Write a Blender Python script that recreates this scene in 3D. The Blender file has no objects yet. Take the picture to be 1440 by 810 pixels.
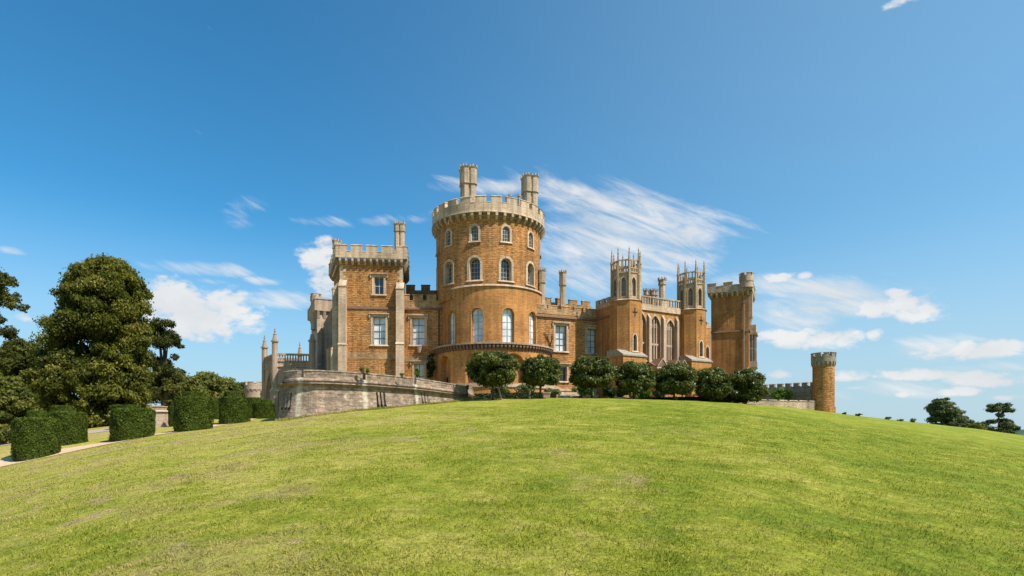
import bpy, math, random
import numpy as np
from mathutils import Vector
R = math.radians
sc = bpy.context.scene
COL = sc.collection
EYE = 1.7            # camera height above the lawn under it
F, HX, HY = 830.0, 720.0, 604.0   # measured focal length and horizon of the view (used to estimate real positions)

# ------------------------------------------------------------------ camera, sky, sun, exposure
cam = bpy.data.objects.new('camera', bpy.data.cameras.new('camera'))
COL.objects.link(cam)
cam.location = (0, 0, EYE)
cam.rotation_euler = (R(90), 0, 0)
cam.data.sensor_width = 36
cam.data.lens = 36 * F / 1440
cam.data.shift_y = (HY - 405) / 1440
cam.data.clip_start = 0.1
cam.data.clip_end = 9000
sc.camera = cam

SUN_AZ, SUN_EL = 57, 52          # degrees: azimuth turned right from the direction behind the camera
sv = Vector((math.sin(R(SUN_AZ)) * math.cos(R(SUN_EL)), -math.cos(R(SUN_AZ)) * math.cos(R(SUN_EL)), math.sin(R(SUN_EL))))
sun = bpy.data.objects.new('sun', bpy.data.lights.new('sun', 'SUN'))
COL.objects.link(sun)
sun.data.energy = 5.0
sun.data.angle = R(0.55)
sun.data.color = (1.0, 0.92, 0.80)
sun.rotation_euler = sv.to_track_quat('Z', 'Y').to_euler()
sc.view_settings.view_transform = 'Standard'
sc.view_settings.look = 'None'
sc.view_settings.gamma = 1
sc.view_settings.exposure = 0.5
sc.view_settings.use_curve_mapping = False

world = bpy.data.worlds.new('World')
sc.world = world
world.use_nodes = True
wt = world.node_tree
wt.nodes.clear()
def wn(t, **k):
    n = wt.nodes.new(t)
    for a, b in k.items(): setattr(n, a, b)
    return n
def wmath(op, a, b=None, c=None, clamp=False):
    n = wn('ShaderNodeMath', operation=op, use_clamp=clamp)
    for i, v in enumerate((a, b, c)):
        if v is None: continue
        if isinstance(v, (int, float)): n.inputs[i].default_value = v
        else: wt.links.new(v, n.inputs[i])
    return n.outputs[0]
sky = wn('ShaderNodeTexSky', sky_type='NISHITA', sun_disc=False)
sky.sun_elevation = R(SUN_EL)
sky.sun_rotation = math.atan2(sv.x, sv.y)
sky.altitude = 100
sky.air_density = 1.0
sky.dust_density = 0.6
sky.ozone_density = 2.5
hs = wn('ShaderNodeHueSaturation')
hs.inputs['Hue'].default_value = 0.5
hs.inputs['Saturation'].default_value = 1.0
hs.inputs['Value'].default_value = 1.0
wt.links.new(sky.outputs[0], hs.inputs['Color'])
tn = wn('ShaderNodeMix', data_type='RGBA', blend_type='MULTIPLY')      # clear deep summer blue
tn.inputs[0].default_value = 1.0
wt.links.new(hs.outputs[0], tn.inputs[6]); tn.inputs[7].default_value = (.33, .96, 1.16, 1)
tc = wn('ShaderNodeTexCoord')
sx = wn('ShaderNodeSeparateXYZ')
wt.links.new(tc.outputs['Generated'], sx.inputs[0])
AZ = wmath('ARCTAN2', sx.outputs[0], sx.outputs[1])
EL = wmath('ARCSINE', sx.outputs[2])
def blobs(lst):
    out = None
    for (px, py, w, h, tilt, st) in lst:
        dx = (px - HX) / F
        a = math.atan(dx); e = math.atan((HY - py) / F * math.cos(a))
        wa = w / F * math.cos(a) ** 2; he = h / F * math.cos(a)
        u = wmath('MULTIPLY_ADD', AZ, 1 / wa, -a / wa)
        v0 = wmath('MULTIPLY_ADD', AZ, tilt / he, -tilt * a / he - e / he)
        v = wmath('MULTIPLY_ADD', EL, 1 / he, v0)
        q = wmath('MULTIPLY', u, u)
        q = wmath('MULTIPLY_ADD', v, v, q)
        m = wmath('MULTIPLY_ADD', q, -.85, st)
        out = m if out is None else wmath('MAXIMUM', out, m)
    return wmath('MAXIMUM', out, -1.2)
# (centre, half width, half height, slope, density) of each cloud as a direction in the sky
CUMULUS = [(238,428,56,30,0,1.1),(275,440,70,34,0,1.2),(312,432,50,26,0,1),(345,458,26,14,0,.7),(240,458,40,18,0,.75),
 (452,366,28,27,0,1),(456,396,24,22,0,.8),(1268,434,56,19,.06,1),(1300,437,26,12,0,.9),(1262,412,24,8,.1,.7),
 (1092,392,30,9,0,.75),(1130,388,14,7,0,.6),(1145,476,64,15,.03,.95),(1095,474,40,12,0,.7),(1231,470,13,10,0,.9),(1365,494,72,12,.0,.95),
 (1310,492,40,9,0,.6),(1282,527,62,9,0,.9),(1196,530,32,9,0,.8),(1395,532,66,12,0,.9),(1345,550,42,7,0,.7),(1278,553,24,5,0,.55),(1098,527,20,7,0,.75),
 (1200,545,30,5,0,.4),(1278,-3,36,8,0,.45),(1420,560,34,6,0,.6),(350,552,22,7,0,.6),(405,545,30,10,0,.5),(45,446,28,10,0,.5)]
WISP = [(880,296,135,27,.27,1),(800,272,80,17,.16,.9),(970,328,44,18,.2,.9),(690,263,75,10,.0,.7),(850,350,125,40,.12,.72),(830,388,100,32,0,.6),
 (925,368,85,32,.1,.55),(905,316,110,26,.24,1),(640,256,32,6,.15,.45),(285,378,75,10,-.05,.62),(500,311,105,9,-.1,.2),(345,296,44,26,-.3,.02),(395,422,66,12,-.05,.75),(12,352,26,6,0,.5),
 (1150,410,130,22,.16,.8),(1210,428,110,16,.12,.8),(1115,445,62,32,.1,.5),(1030,398,48,14,0,.5),(1320,490,90,20,0,.5),
 (1280,545,150,16,0,.35),(1090,425,50,12,0,.45),(370,395,30,6,0,.35),(300,396,26,5,0,.3),(1350,520,110,9,0,.3),(620,300,30,6,0,.2)]
cmb = wn('ShaderNodeCombineXYZ')
wt.links.new(AZ, cmb.inputs[0]); wt.links.new(wmath('MULTIPLY', EL, 1.7), cmb.inputs[1])
def noise(scale, detail, rough, vec=None, dist=0.0):
    n = wn('ShaderNodeTexNoise')
    n.inputs['Scale'].default_value = scale; n.inputs['Detail'].default_value = detail
    n.inputs['Roughness'].default_value = rough; n.inputs['Distortion'].default_value = dist
    wt.links.new(vec or cmb.outputs[0], n.inputs['Vector'])
    return n.outputs[0]
n1 = noise(22, 9, .6, dist=.3)
cmb2 = wn('ShaderNodeCombineXYZ')
wt.links.new(wmath('MULTIPLY_ADD', EL, 1.2, AZ), cmb2.inputs[0]); wt.links.new(wmath('MULTIPLY_ADD', AZ, .6, wmath('MULTIPLY', EL, 2.3)), cmb2.inputs[1])
n2 = noise(12, 11, .64, cmb2.outputs[0], dist=.6)
def ramp01(v, a, b):
    n = wn('ShaderNodeMapRange', interpolation_type='SMOOTHSTEP')
    n.inputs['From Min'].default_value = a; n.inputs['From Max'].default_value = b
    wt.links.new(v, n.inputs['Value'])
    return n.outputs[0]
n3 = noise(46, 8, .62, dist=.15)
puff = wmath('MULTIPLY_ADD', wmath('SUBTRACT', n3, .5), 1.9, wmath('MULTIPLY', wmath('SUBTRACT', n1, .5), 4.0))
dc = ramp01(wmath('ADD', puff, blobs(CUMULUS)), -0.25, 0.85)
n4 = noise(30, 9, .7, cmb2.outputs[0], dist=.4)
streak = wmath('MULTIPLY_ADD', wmath('SUBTRACT', n4, .5), 1.3, wmath('MULTIPLY', wmath('SUBTRACT', n2, .5), 4.2))
dw = wmath('MULTIPLY', ramp01(wmath('ADD', streak, blobs(WISP)), -0.5, 1.5), .92)
dens = wmath('MAXIMUM', wmath('MULTIPLY', dc, .95), dw)
lowhaze = wmath('MULTIPLY', ramp01(EL, .34, .0), .86)         # pale haze band at the horizon
shade = ramp01(noise(11, 5, .5), .35, .65)
cc = wn('ShaderNodeMix', data_type='RGBA')
wt.links.new(shade, cc.inputs[0])
cc.inputs[6].default_value = (5.35, 5.5, 5.7, 1); cc.inputs[7].default_value = (6.3, 6.3, 6.25, 1)
mh = wn('ShaderNodeMix', data_type='RGBA')
wt.links.new(lowhaze, mh.inputs[0]); veil = wmath('MULTIPLY', ramp01(AZ, -.5, 1.0), .26)          # thin high veil towards the sun's side
mv = wn('ShaderNodeMix', data_type='RGBA')
wt.links.new(veil, mv.inputs[0]); wt.links.new(tn.outputs[2], mv.inputs[6]); mv.inputs[7].default_value = (4.4, 6.3, 7.3, 1)
wt.links.new(mv.outputs[2], mh.inputs[6]); mh.inputs[7].default_value = (3.75, 4.75, 5.45, 1)
mx = wn('ShaderNodeMix', data_type='RGBA')
wt.links.new(dens, mx.inputs[0]); wt.links.new(mh.outputs[2], mx.inputs[6]); wt.links.new(cc.outputs[2], mx.inputs[7])
bg = wn('ShaderNodeBackground')
bg.inputs[1].default_value = 0.10
wt.links.new(mx.outputs[2], bg.inputs[0])
wo = wn('ShaderNodeOutputWorld')
wt.links.new(bg.outputs[0], wo.inputs[0])

# ------------------------------------------------------------------ helpers
def X(px, Y): return (px - HX) / F * Y
def Z(py, Y): return EYE + (HY - py) / F * Y
rng = np.random.default_rng(7)
random.seed(5)

def tag(o, label=None, cat=None, group=None, kind=None):
    if label: o['label'] = label
    if cat: o['category'] = cat
    if group: o['group'] = group
    if kind: o['kind'] = kind
    return o
def empty(name, loc, rz=0):
    o = bpy.data.objects.new(name, None); COL.objects.link(o)
    o.location = loc; o.rotation_euler = (0, 0, rz); o.empty_display_size = .5
    return o

class MB:
    """collects faces and builds ONE welded mesh object, with UVs in metres"""
    def __init__(s): s.v = []; s.key = {}; s.f = []; s.m = []; s.uv = []
    def vid(s, p):
        k = (round(p[0], 4), round(p[1], 4), round(p[2], 4))
        i = s.key.get(k)
        if i is None:
            i = s.key[k] = len(s.v); s.v.append(k)
        return i
    def face(s, pts, mi=0, uv=None):
        ids = [s.vid(p) for p in pts]
        keep = [i for i in range(len(ids)) if ids[i] != ids[i - 1]]
        if len(keep) < 3: return
        if uv is None:
            a, b, c = (Vector(pts[k]) for k in keep[:3])
            n = (b - a).cross(c - a)
            if n.length > 1e-9: n.normalize()
            if abs(n.z) > .8: uv = [(p[0], p[1]) for p in pts]
            else:
                t = Vector((-n.y, n.x, 0))
                if t.length > 1e-6: t.normalize()
                uv = [(p[0] * t.x + p[1] * t.y, p[2]) for p in pts]
        s.f.append([ids[k] for k in keep]); s.m.append(mi); s.uv += [uv[k] for k in keep]
    def prism(s, poly, z0, z1, mi=0, top=None, taper=None, bottom=False):
        n = len(poly)
        tp = poly if taper is None else taper
        for i in range(n):
            j = (i + 1) % n
            s.face([(*poly[i], z0), (*poly[j], z0), (*tp[j], z1), (*tp[i], z1)], mi)
        s.face([(*p, z1) for p in tp], mi if top is None else top)
        if bottom: s.face([(*p, z0) for p in reversed(poly)], mi)
    def ngon(s, c, r, z0, z1, n, mi=0, rot=0, r1=None, bottom=False, top=None):
        P = [(c[0] + r * math.cos(rot + 2 * math.pi * k / n), c[1] + r * math.sin(rot + 2 * math.pi * k / n)) for k in range(n)]
        T = None
        if r1 is not None: T = [(c[0] + r1 * math.cos(rot + 2 * math.pi * k / n), c[1] + r1 * math.sin(rot + 2 * math.pi * k / n)) for k in range(n)]
        s.prism(P, z0, z1, mi, taper=T, bottom=bottom, top=top)
    def tube(s, pts, rad, n=7, mi=0):
        prev = None
        for k, (p, r) in enumerate(zip(pts, rad)):
            p = Vector(p)
            d = (Vector(pts[min(k + 1, len(pts) - 1)]) - Vector(pts[max(k - 1, 0)])).normalized()
            a = d.cross(Vector((.31, .95, .1))).normalized(); b = d.cross(a)
            ring = [p + (a * math.cos(2 * math.pi * i / n) + b * math.sin(2 * math.pi * i / n)) * r for i in range(n)]
            if prev:
                for i in range(n): s.face([prev[i], prev[(i + 1) % n], ring[(i + 1) % n], ring[i]], mi)
            else: s.face(ring[::-1], mi)
            prev = ring
        s.face(prev, mi)
    def block(s, f, sa, sb, za, zb, d0, d1, mi=0, seg=1, za2=None, zb2=None, d1t=None):
        """a box in wall coordinates: along s, z, out d; d1t = outer offset at the top (for slopes)"""
        if d1t is None: d1t = d1
        for k in range(seg):
            a = sa + (sb - sa) * k / seg; b = sa + (sb - sa) * (k + 1) / seg
            A0, A1, A2, A3 = f(a, za, d0), f(a, za, d1), f(a, zb, d1t), f(a, zb, d0)
            B0, B1, B2, B3 = f(b, za, d0), f(b, za, d1), f(b, zb, d1t), f(b, zb, d0)
            s.face([A1, B1, B2, A2], mi, [(a, za), (b, za), (b, zb), (a, zb)])
            s.face([A2, B2, B3, A3], mi); s.face([A0, A3, B3, B0], mi); s.face([A0, B0, B1, A1], mi)
            if k == 0: s.face([A0, A1, A2, A3], mi)
            if k == seg - 1: s.face([B0, B3, B2, B1], mi)
    def build(s, name, mats, parent=None, smooth=False):
        me = bpy.data.meshes.new(name)
        me.from_pydata(s.v, [], s.f)
        mats = mats if isinstance(mats, (list, tuple)) else [mats]
        for m in mats: me.materials.append(m)
        me.polygons.foreach_set('material_index', s.m)
        ul = me.uv_layers.new(name='UVMap')
        if len(ul.data) == len(s.uv): ul.data.foreach_set('uv', [c for t in s.uv for c in t])
        if smooth: me.polygons.foreach_set('use_smooth', [True] * len(s.f))
        me.update()
        o = bpy.data.objects.new(name, me); COL.objects.link(o)
        if parent is not None:
            o.parent = parent
            o.matrix_parent_inverse = parent.matrix_basis.inverted() if parent.type == 'EMPTY' and parent.parent is None else parent.matrix_parent_inverse.copy() if False else o.matrix_parent_inverse
            if parent.type == 'EMPTY': o.matrix_parent_inverse = parent.matrix_basis.inverted()
        return o

class Plane:
    def __init__(s, A, B):
        s.a = Vector((A[0], A[1], 0)); d = Vector((B[0], B[1], 0)) - s.a
        s.len = d.length; s.d = d.normalized(); s.n = Vector((s.d.y, -s.d.x, 0)); s.step = None
    def f(s, t, z, d): 
        p = s.a + s.d * t + s.n * d
        return (p.x, p.y, z)
    def s(s_, px):
        k = (px - HX) / F
        return (k * s_.a.y - s_.a.x) / (s_.d.x - k * s_.d.y)
    def z(s_, px, py): 
        return Z(py, (s_.a + s_.d * s_.s(px)).y)
class Cyl:
    def __init__(s, C, Rr, step=2.5):
        s.c = Vector((C[0], C[1], 0)); s.r = Rr; s.step = R(step) * Rr
        t = -s.c.normalized(); s.t = t; s.rt = Vector((-t.y, t.x, 0)); s.len = 2 * math.pi * Rr
    def f(s, t, z, d):
        th = t / s.r
        p = s.c + (s.t * math.cos(th) + s.rt * math.sin(th)) * (s.r + d)
        return (p.x, p.y, z)
    def sa(s, deg): return R(deg) * s.r
    def z(s, deg, py): return Z(py, s.f(s.sa(deg), 0, 0)[1])

class Op:
    """an opening in a wall: flat, round or pointed head"""
    def __init__(s, s0, s1, zb, zt, kind='flat', depth=.35):
        s.s0, s.s1, s.zb, s.zt, s.kind, s.depth = s0, s1, zb, zt, kind, depth
        w = s1 - s0; s.c = (s0 + s1) / 2
        s.rise = 0 if kind == 'flat' else w / 2 if kind == 'round' else w * .9
        s.zs = zt - s.rise
        if kind == 'point':      # two arcs, centres on the springing line
            h, k = s.rise, w / 2
            s.rho = (h * h + k * k) / (2 * k)
    def top(s, t):
        t = min(max(t, s.s0), s.s1)
        if s.kind == 'flat': return s.zt
        if s.kind == 'round':
            r = (s.s1 - s.s0) / 2
            return s.zs + math.sqrt(max(0, r * r - (t - s.c) ** 2))
        x = abs(t - s.c); off = s.rho - (s.s1 - s.s0) / 2
        return s.zs + math.sqrt(max(0, s.rho ** 2 - (x + off) ** 2))
    def samples(s, n=12):
        if s.kind == 'flat': return [s.s0, s.s1]
        return [s.c - (s.s1 - s.s0) / 2 * math.cos(math.pi * k / n) for k in range(n + 1)]
    def rim(s, w=0.0, n=12):
        """outline going up the left jamb, over the head, down the right jamb, offset outward by w"""
        L = [(s.s0 - w, s.zb)]
        if s.kind == 'flat': L += [(s.s0 - w, s.zt + w), (s.s1 + w, s.zt + w)]
        elif s.kind == 'round':
            r = (s.s1 - s.s0) / 2 + w
            L += [(s.c - r * math.cos(math.pi * k / n), s.zs + r * math.sin(math.pi * k / n)) for k in range(n + 1)]
        else:
            off = s.rho - (s.s1 - s.s0) / 2; rr = s.rho + w
            amax = math.acos(off / rr); h = n // 2
            for k in range(h + 1):
                a = amax * k / h; L.append((s.c + off - rr * math.cos(a), s.zs + rr * math.sin(a)))
            for k in range(h - 1, -1, -1):
                a = amax * k / h; L.append((s.c - off + rr * math.cos(a), s.zs + rr * math.sin(a)))
        return L + [(s.s1 + w, s.zb)]

def wall(mb, W, s0, s1, z0, z1, ops=(), mi=0, mr=None):
    br = {round(s0, 5), round(s1, 5)}
    if W.step:
        k = math.ceil(s0 / W.step)
        while k * W.step < s1: br.add(round(k * W.step, 5)); k += 1
    for o in ops:
        for t in o.samples():
            if s0 < t < s1: br.add(round(t, 5))
    br = sorted(br)
    for a, b in zip(br, br[1:]):
        if b - a < 1e-4: continue
        m = (a + b) / 2; za = zb = z0
        for o in sorted((o for o in ops if o.s0 < m < o.s1), key=lambda o: o.zb):
            mb.face([W.f(a, za, 0), W.f(b, zb, 0), W.f(b, o.zb, 0), W.f(a, o.zb, 0)], mi, [(a, za), (b, zb), (b, o.zb), (a, o.zb)])
            za, zb = o.top(a), o.top(b)
        mb.face([W.f(a, za, 0), W.f(b, zb, 0), W.f(b, z1, 0), W.f(a, z1, 0)], mi, [(a, za), (b, zb), (b, z1), (a, z1)])
    for o in ops:
        L = o.rim(); L = L + [L[0]]
        for p, q in zip(L, L[1:]):
            mb.face([W.f(p[0], p[1], 0), W.f(q[0], q[1], 0), W.f(q[0], q[1], -o.depth), W.f(p[0], p[1], -o.depth)], mi if mr is None else mr)

def band(mb, W, A, B, d0, d1, mi=0):
    """a moulding between two outlines of equal length, from d0 out to d1"""
    for i in range(len(A) - 1):
        a, b, c, d = A[i], A[i + 1], B[i + 1], B[i]
        g = lambda p, dd: W.f(p[0], p[1], dd)
        mb.face([g(a, d1), g(b, d1), g(c, d1), g(d, d1)], mi)
        mb.face([g(a, d0), g(b, d0), g(b, d1), g(a, d1)], mi)
        mb.face([g(d, d1), g(c, d1), g(c, d0), g(d, d0)], mi)
    for i in (0, -1):
        mb.face([g(A[i], d0), g(A[i], d1), g(B[i], d1), g(B[i], d0)], mi)

# ------------------------------------------------------------------ materials
def new_mat(name):
    m = bpy.data.materials.new(name); m.use_nodes = True
    nt = m.node_tree; b = nt.nodes['Principled BSDF']
    b.inputs['Roughness'].default_value = .9
    b.inputs['Specular IOR Level'].default_value = .2
    return m, nt, b
def N(nt, t, ins=None, **k):
    n = nt.nodes.new(t)
    for a, b in k.items(): setattr(n, a, b)
    for a, b in (ins or {}).items():
        if hasattr(b, 'is_output') or isinstance(b, bpy.types.NodeSocket): nt.links.new(b, n.inputs[a])
        else: n.inputs[a].default_value = b
    return n
def mapped(nt, kind, scale, rot=(0, 0, 0)):
    t = nt.nodes.new('ShaderNodeTexCoord')
    return N(nt, 'ShaderNodeMapping', {'Vector': t.outputs[kind], 'Scale': scale, 'Rotation': rot}).outputs[0]
def nz(nt, vec, scale, detail=6, rough=.6, dist=0):
    return N(nt, 'ShaderNodeTexNoise', {'Vector': vec, 'Scale': scale, 'Detail': detail, 'Roughness': rough, 'Distortion': dist}).outputs[0]
def ramp(nt, fac, stops):
    n = N(nt, 'ShaderNodeValToRGB', {'Fac': fac})
    el = n.color_ramp.elements
    while len(el) < len(stops): el.new(.5)
    for e, (p, c) in zip(el, stops):
        e.position = p; e.color = (*c, 1) if len(c) == 3 else c
    return n.outputs[0]
def mixc(nt, fac, a, b, mode='MIX'):
    n = nt.nodes.new('ShaderNodeMix'); n.data_type = 'RGBA'; n.blend_type = mode
    for i, v in ((0, fac), (6, a), (7, b)):
        if isinstance(v, bpy.types.NodeSocket): nt.links.new(v, n.inputs[i])
        else: n.inputs[i].default_value = v if i == 0 else (*v, 1)
    return n.outputs[2]
def g(v): return (v, v, v)

def stone(name, c1, c2, mortar, bw, rh, spread=.5, blotch=None, bump=.5, ms=.02):
    m, nt, b = new_mat(name)
    uv = mapped(nt, 'UV', (1, 1, 1))
    wob = nz(nt, uv, 1.3, 3)
    uvw = N(nt, 'ShaderNodeVectorMath', {0: uv, 1: N(nt, 'ShaderNodeVectorMath', {0: N(nt, 'ShaderNodeCombineXYZ', {'X': wob, 'Y': wob}).outputs[0], 'Scale': .06}, operation='SCALE').outputs[0]}, operation='ADD').outputs[0]
    br = N(nt, 'ShaderNodeTexBrick', {'Vector': uvw, 'Scale': 1, 'Color1': (*c1, 1), 'Color2': (*c2, 1), 'Mortar': (*mortar, 1), 'Mortar Size': ms, 'Bias': 0.0, 'Brick Width': bw, 'Row Height': rh})
    br.offset = .5
    # each stone's own tone, larger weathered areas, and bedding streaks
    sp = ramp(nt, nz(nt, mapped(nt, 'UV', (1.1, 3.4, 1)), 1.5, 6, .75), [(.36, g(1 - spread)), (.5, g(1)), (.64, g(1 + spread * .6))])
    col = mixc(nt, 1, br.outputs[0], sp, 'MULTIPLY')
    big = ramp(nt, nz(nt, mapped(nt, 'UV', (.22, .3, 1)), 1, 5, .6), [(.36, g(.76)), (.64, g(1.16))])
    col = mixc(nt, 1, col, big, 'MULTIPLY')
    if blotch:
        bl = ramp(nt, nz(nt, mapped(nt, 'UV', (.9, 2.2, 1)), 1.1, 7, .7), [(.54, g(0)), (.7, g(1))])
        col = mixc(nt, N(nt, 'ShaderNodeMath', {0: bl, 1: blotch[1]}, operation='MULTIPLY').outputs[0], col, blotch[0])
    st = ramp(nt, nz(nt, mapped(nt, 'UV', (1.6, .10, 1)), 1, 4, .6), [(.38, g(.76)), (.56, g(1.05))])   # rain streaks
    col = mixc(nt, 1, col, st, 'MULTIPLY')
    nt.links.new(col, b.inputs['Base Color'])
    hgt = N(nt, 'ShaderNodeMath', {0: nz(nt, uv, 5, 8, .7), 1: br.outputs[1]}, operation='SUBTRACT').outputs[0]
    bp = N(nt, 'ShaderNodeBump', {'Height': hgt, 'Strength': bump, 'Distance': .12})
    nt.links.new(bp.outputs[0], b.inputs['Normal'])
    return m
M = {}
M['iron'] = stone('ironstone', (.56, .258, .084), (.44, .195, .062), (.54, .31, .145), .62, .27, .62, ((.60, .41, .22), .55), 1.3)
M['iron2'] = stone('smooth_ironstone', (.50, .226, .070), (.43, .19, .057), (.48, .245, .096), .5, .16, .36, ((.48,.27,.11),.4), .5)
M['iron_shade'] = stone('shaded_ironstone', (.37, .17, .056), (.31, .138, .045), (.34, .17, .07), .5, .16, .25, None, .35)  # ironstone darkened so its colour carries the shade of left-facing walls
M['warm'] = stone('warm_limestone', (.47, .335, .215), (.41, .29, .185), (.35, .26, .175), .7, .33, .3, ((.27, .20, .14), .6), .4)
M['mixed'] = stone('weathered_ironstone', (.46, .28, .14), (.39, .215, .095), (.47, .34, .21), .6, .25, .5, ((.56, .44, .30), .9), .8)
M['lime'] = stone('limestone', (.56, .41, .285), (.50, .365, .255), (.44, .33, .235), .8, .36, .25, ((.33, .255, .19), .6), .35)
M['limed'] = stone('weathered_limestone', (.47, .35, .245), (.41, .305, .215), (.35, .265, .19), .7, .33, .3, ((.24, .20, .16), .6), .4)
M['grey'] = stone('grey_stone', (.33, .275, .215), (.28, .235, .185), (.27, .225, .18), .7, .3, .35, ((.16, .14, .12), .6), .5)
M['pink'] = stone('pinkish_limestone', (.47, .345, .255), (.43, .315, .235), (.38, .285, .21), .8, .36, .15, None, .3)

def bastion_mat(streaks):
    m = stone('bastion_rubble', (.42, .30, .215), (.30, .22, .165), (.34, .255, .19), .48, .3, .6, ((.33, .165, .075), .8), 1.0, .03)
    nt = m.node_tree; b = nt.nodes['Principled BSDF']
    col = b.inputs['Base Color'].links[0].from_socket
    lich = ramp(nt, nz(nt, mapped(nt, 'UV', (1, 1, 1)), 2.2, 8, .75), [(.56, g(0)), (.66, g(1))])
    col = mixc(nt, lich, col, (.58, .49, .37))
    dark = ramp(nt, nz(nt, mapped(nt, 'UV', (.5, .8, 1)), 1.3, 7, .7), [(.5, g(0)), (.66, g(.8))])
    col = mixc(nt, dark, col, (.15, .125, .10))
    uv = mapped(nt, 'UV', (1, 1, 1)); sp = N(nt, 'ShaderNodeSeparateXYZ', {'Vector': uv})
    wig = N(nt, 'ShaderNodeMath', {0: nz(nt, mapped(nt, 'UV', (.4, 1.2, 1)), 1.5, 4), 1: .35, 2: sp.outputs[0]}, operation='MULTIPLY_ADD').outputs[0]
    tot = None
    for s_ in streaks:          # lime washed down from the notches in the parapet
        d = N(nt, 'ShaderNodeMath', {0: wig, 1: s_ + .17}, operation='SUBTRACT').outputs[0]
        d = N(nt, 'ShaderNodeMath', {0: d}, operation='ABSOLUTE').outputs[0]
        d = N(nt, 'ShaderNodeMapRange', {'Value': d, 'From Min': .12, 'From Max': .3, 'To Min': 1, 'To Max': 0}).outputs[0]
        tot = d if tot is None else N(nt, 'ShaderNodeMath', {0: tot, 1: d}, operation='MAXIMUM').outputs[0]
    brk = ramp(nt, nz(nt, uv, 3, 6, .7), [(.35, g(.3)), (.6, g(.95))])
    tot = N(nt, 'ShaderNodeMath', {0: tot, 1: brk}, operation='MULTIPLY').outputs[0]
    col = mixc(nt, tot, col, (.60, .53, .42))
    nt.links.new(col, b.inputs['Base Color'])
    return m

def plain(name, c, rough=.8, spec=.3, var=.2, scale=3):
    m, nt, b = new_mat(name)
    v = ramp(nt, nz(nt, mapped(nt, 'Object', (1, 1, 1)), scale, 6, .65), [(.3, g(1 - var)), (.7, g(1 + var))])
    nt.links.new(mixc(nt, 1, c, v, 'MULTIPLY'), b.inputs['Base Color'])
    b.inputs['Roughness'].default_value = rough; b.inputs['Specular IOR Level'].default_value = spec
    return m
M['lead'] = plain('roof_lead', (.16, .165, .17), .6)
M['tile'] = plain('brown_roof_tile', (.17, .10, .07), .85, .2, .4, 5)
M['slate'] = plain('weathered_slab', (.30, .255, .21), .85, .2, .35, 4)
M['bar'] = plain('dark_glazing_bar', (.10, .105, .11), .6)
M['whitebar'] = plain('pale_glazing_bar', (.36, .37, .37), .6)
M['pipe'] = plain('dark_iron_pipe', (.04, .035, .03), .5)
M['gpipe'] = plain('grey_lead_pipe', (.22, .20, .18), .6)
M['dark'] = plain('dark_interior', (.012, .011, .010), .9)  # near-black stands for the shade inside slits and openings
M['bark'] = plain('bark', (.085, .065, .05), .9, .1, .4, 6)
M['twig'] = plain('bare_stem', (.06, .04, .03), .9, .1, .4, 6)

def glass(name, lo, hi, split=.5):
    m, nt, b = new_mat(name)
    uv = mapped(nt, 'UV', (1, 1, 1))
    n = nz(nt, mapped(nt, 'Object', (.9, .9, .55)), .9, 2, .5)
    nt.links.new(ramp(nt, n, [(.38, lo), (.62, hi)]), b.inputs['Base Color'])
    b.inputs['Roughness'].default_value = .06; b.inputs['Specular IOR Level'].default_value = .75
    bp = N(nt, 'ShaderNodeBump', {'Height': nz(nt, uv, 2.5, 2), 'Strength': .12, 'Distance': .1})
    nt.links.new(bp.outputs[0], b.inputs['Normal'])
    return m
M['blind'] = glass('glass_over_white_blind', (.44, .49, .53), (.72, .75, .75))
M['glass'] = glass('dark_glass', (.015, .018, .024), (.05, .06, .075))
M['leadlight'] = glass('leaded_church_glass', (.10, .095, .09), (.20, .18, .165))

def leaf_mat(name, dark, mid, light, gloss=.25, trans=.3):
    m, nt, b = new_mat(name)
    at = N(nt, 'ShaderNodeAttribute', attribute_name='tint')
    c = ramp(nt, at.outputs['Fac'], [(0, dark), (.5, mid), (1, light)])
    nt.links.new(c, b.inputs['Base Color'])
    b.inputs['Roughness'].default_value = .42; b.inputs['Specular IOR Level'].default_value = gloss
    tr = N(nt, 'ShaderNodeBsdfTranslucent', {'Color': mixc(nt, 1, c, (1.5, 1.6, .7), 'MULTIPLY')})
    ms = N(nt, 'ShaderNodeMixShader', {0: trans, 1: b.outputs[0], 2: tr.outputs[0]})
    nt.links.new(ms.outputs[0], nt.nodes['Material Output'].inputs[0])
    return m
M['beech'] = leaf_mat('beech_leaves', (.040, .050, .008), (.105, .112, .017), (.20, .185, .038), .1)
M['darkleaf'] = leaf_mat('dark_leaves', (.030, .038, .009), (.070, .076, .017), (.13, .125, .032), .1)
M['midleaf'] = leaf_mat('mid_green_leaves', (.05, .064, .012), (.105, .115, .022), (.18, .17, .04), .1)
M['yew'] = leaf_mat('clipped_yew', (.026, .042, .006), (.070, .098, .013), (.145, .178, .028), .08, .2)
M['holly'] = leaf_mat('glossy_clipped_leaves', (.026, .040, .007), (.082, .098, .016), (.19, .195, .045), .25, .2)
M['shrub'] = leaf_mat('variegated_shrub', (.08, .10, .03), (.17, .18, .06), (.32, .31, .16))
M['bright'] = leaf_mat('bright_green_leaves', (.05, .10, .012), (.11, .19, .025), (.20, .28, .05))
M['pine'] = leaf_mat('pine_needles', (.036, .052, .020), (.082, .102, .038), (.15, .165, .065), .1, .15)
M['ivy'] = leaf_mat('ivy_leaves', (.014, .028, .010), (.028, .052, .014), (.06, .09, .024))


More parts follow.
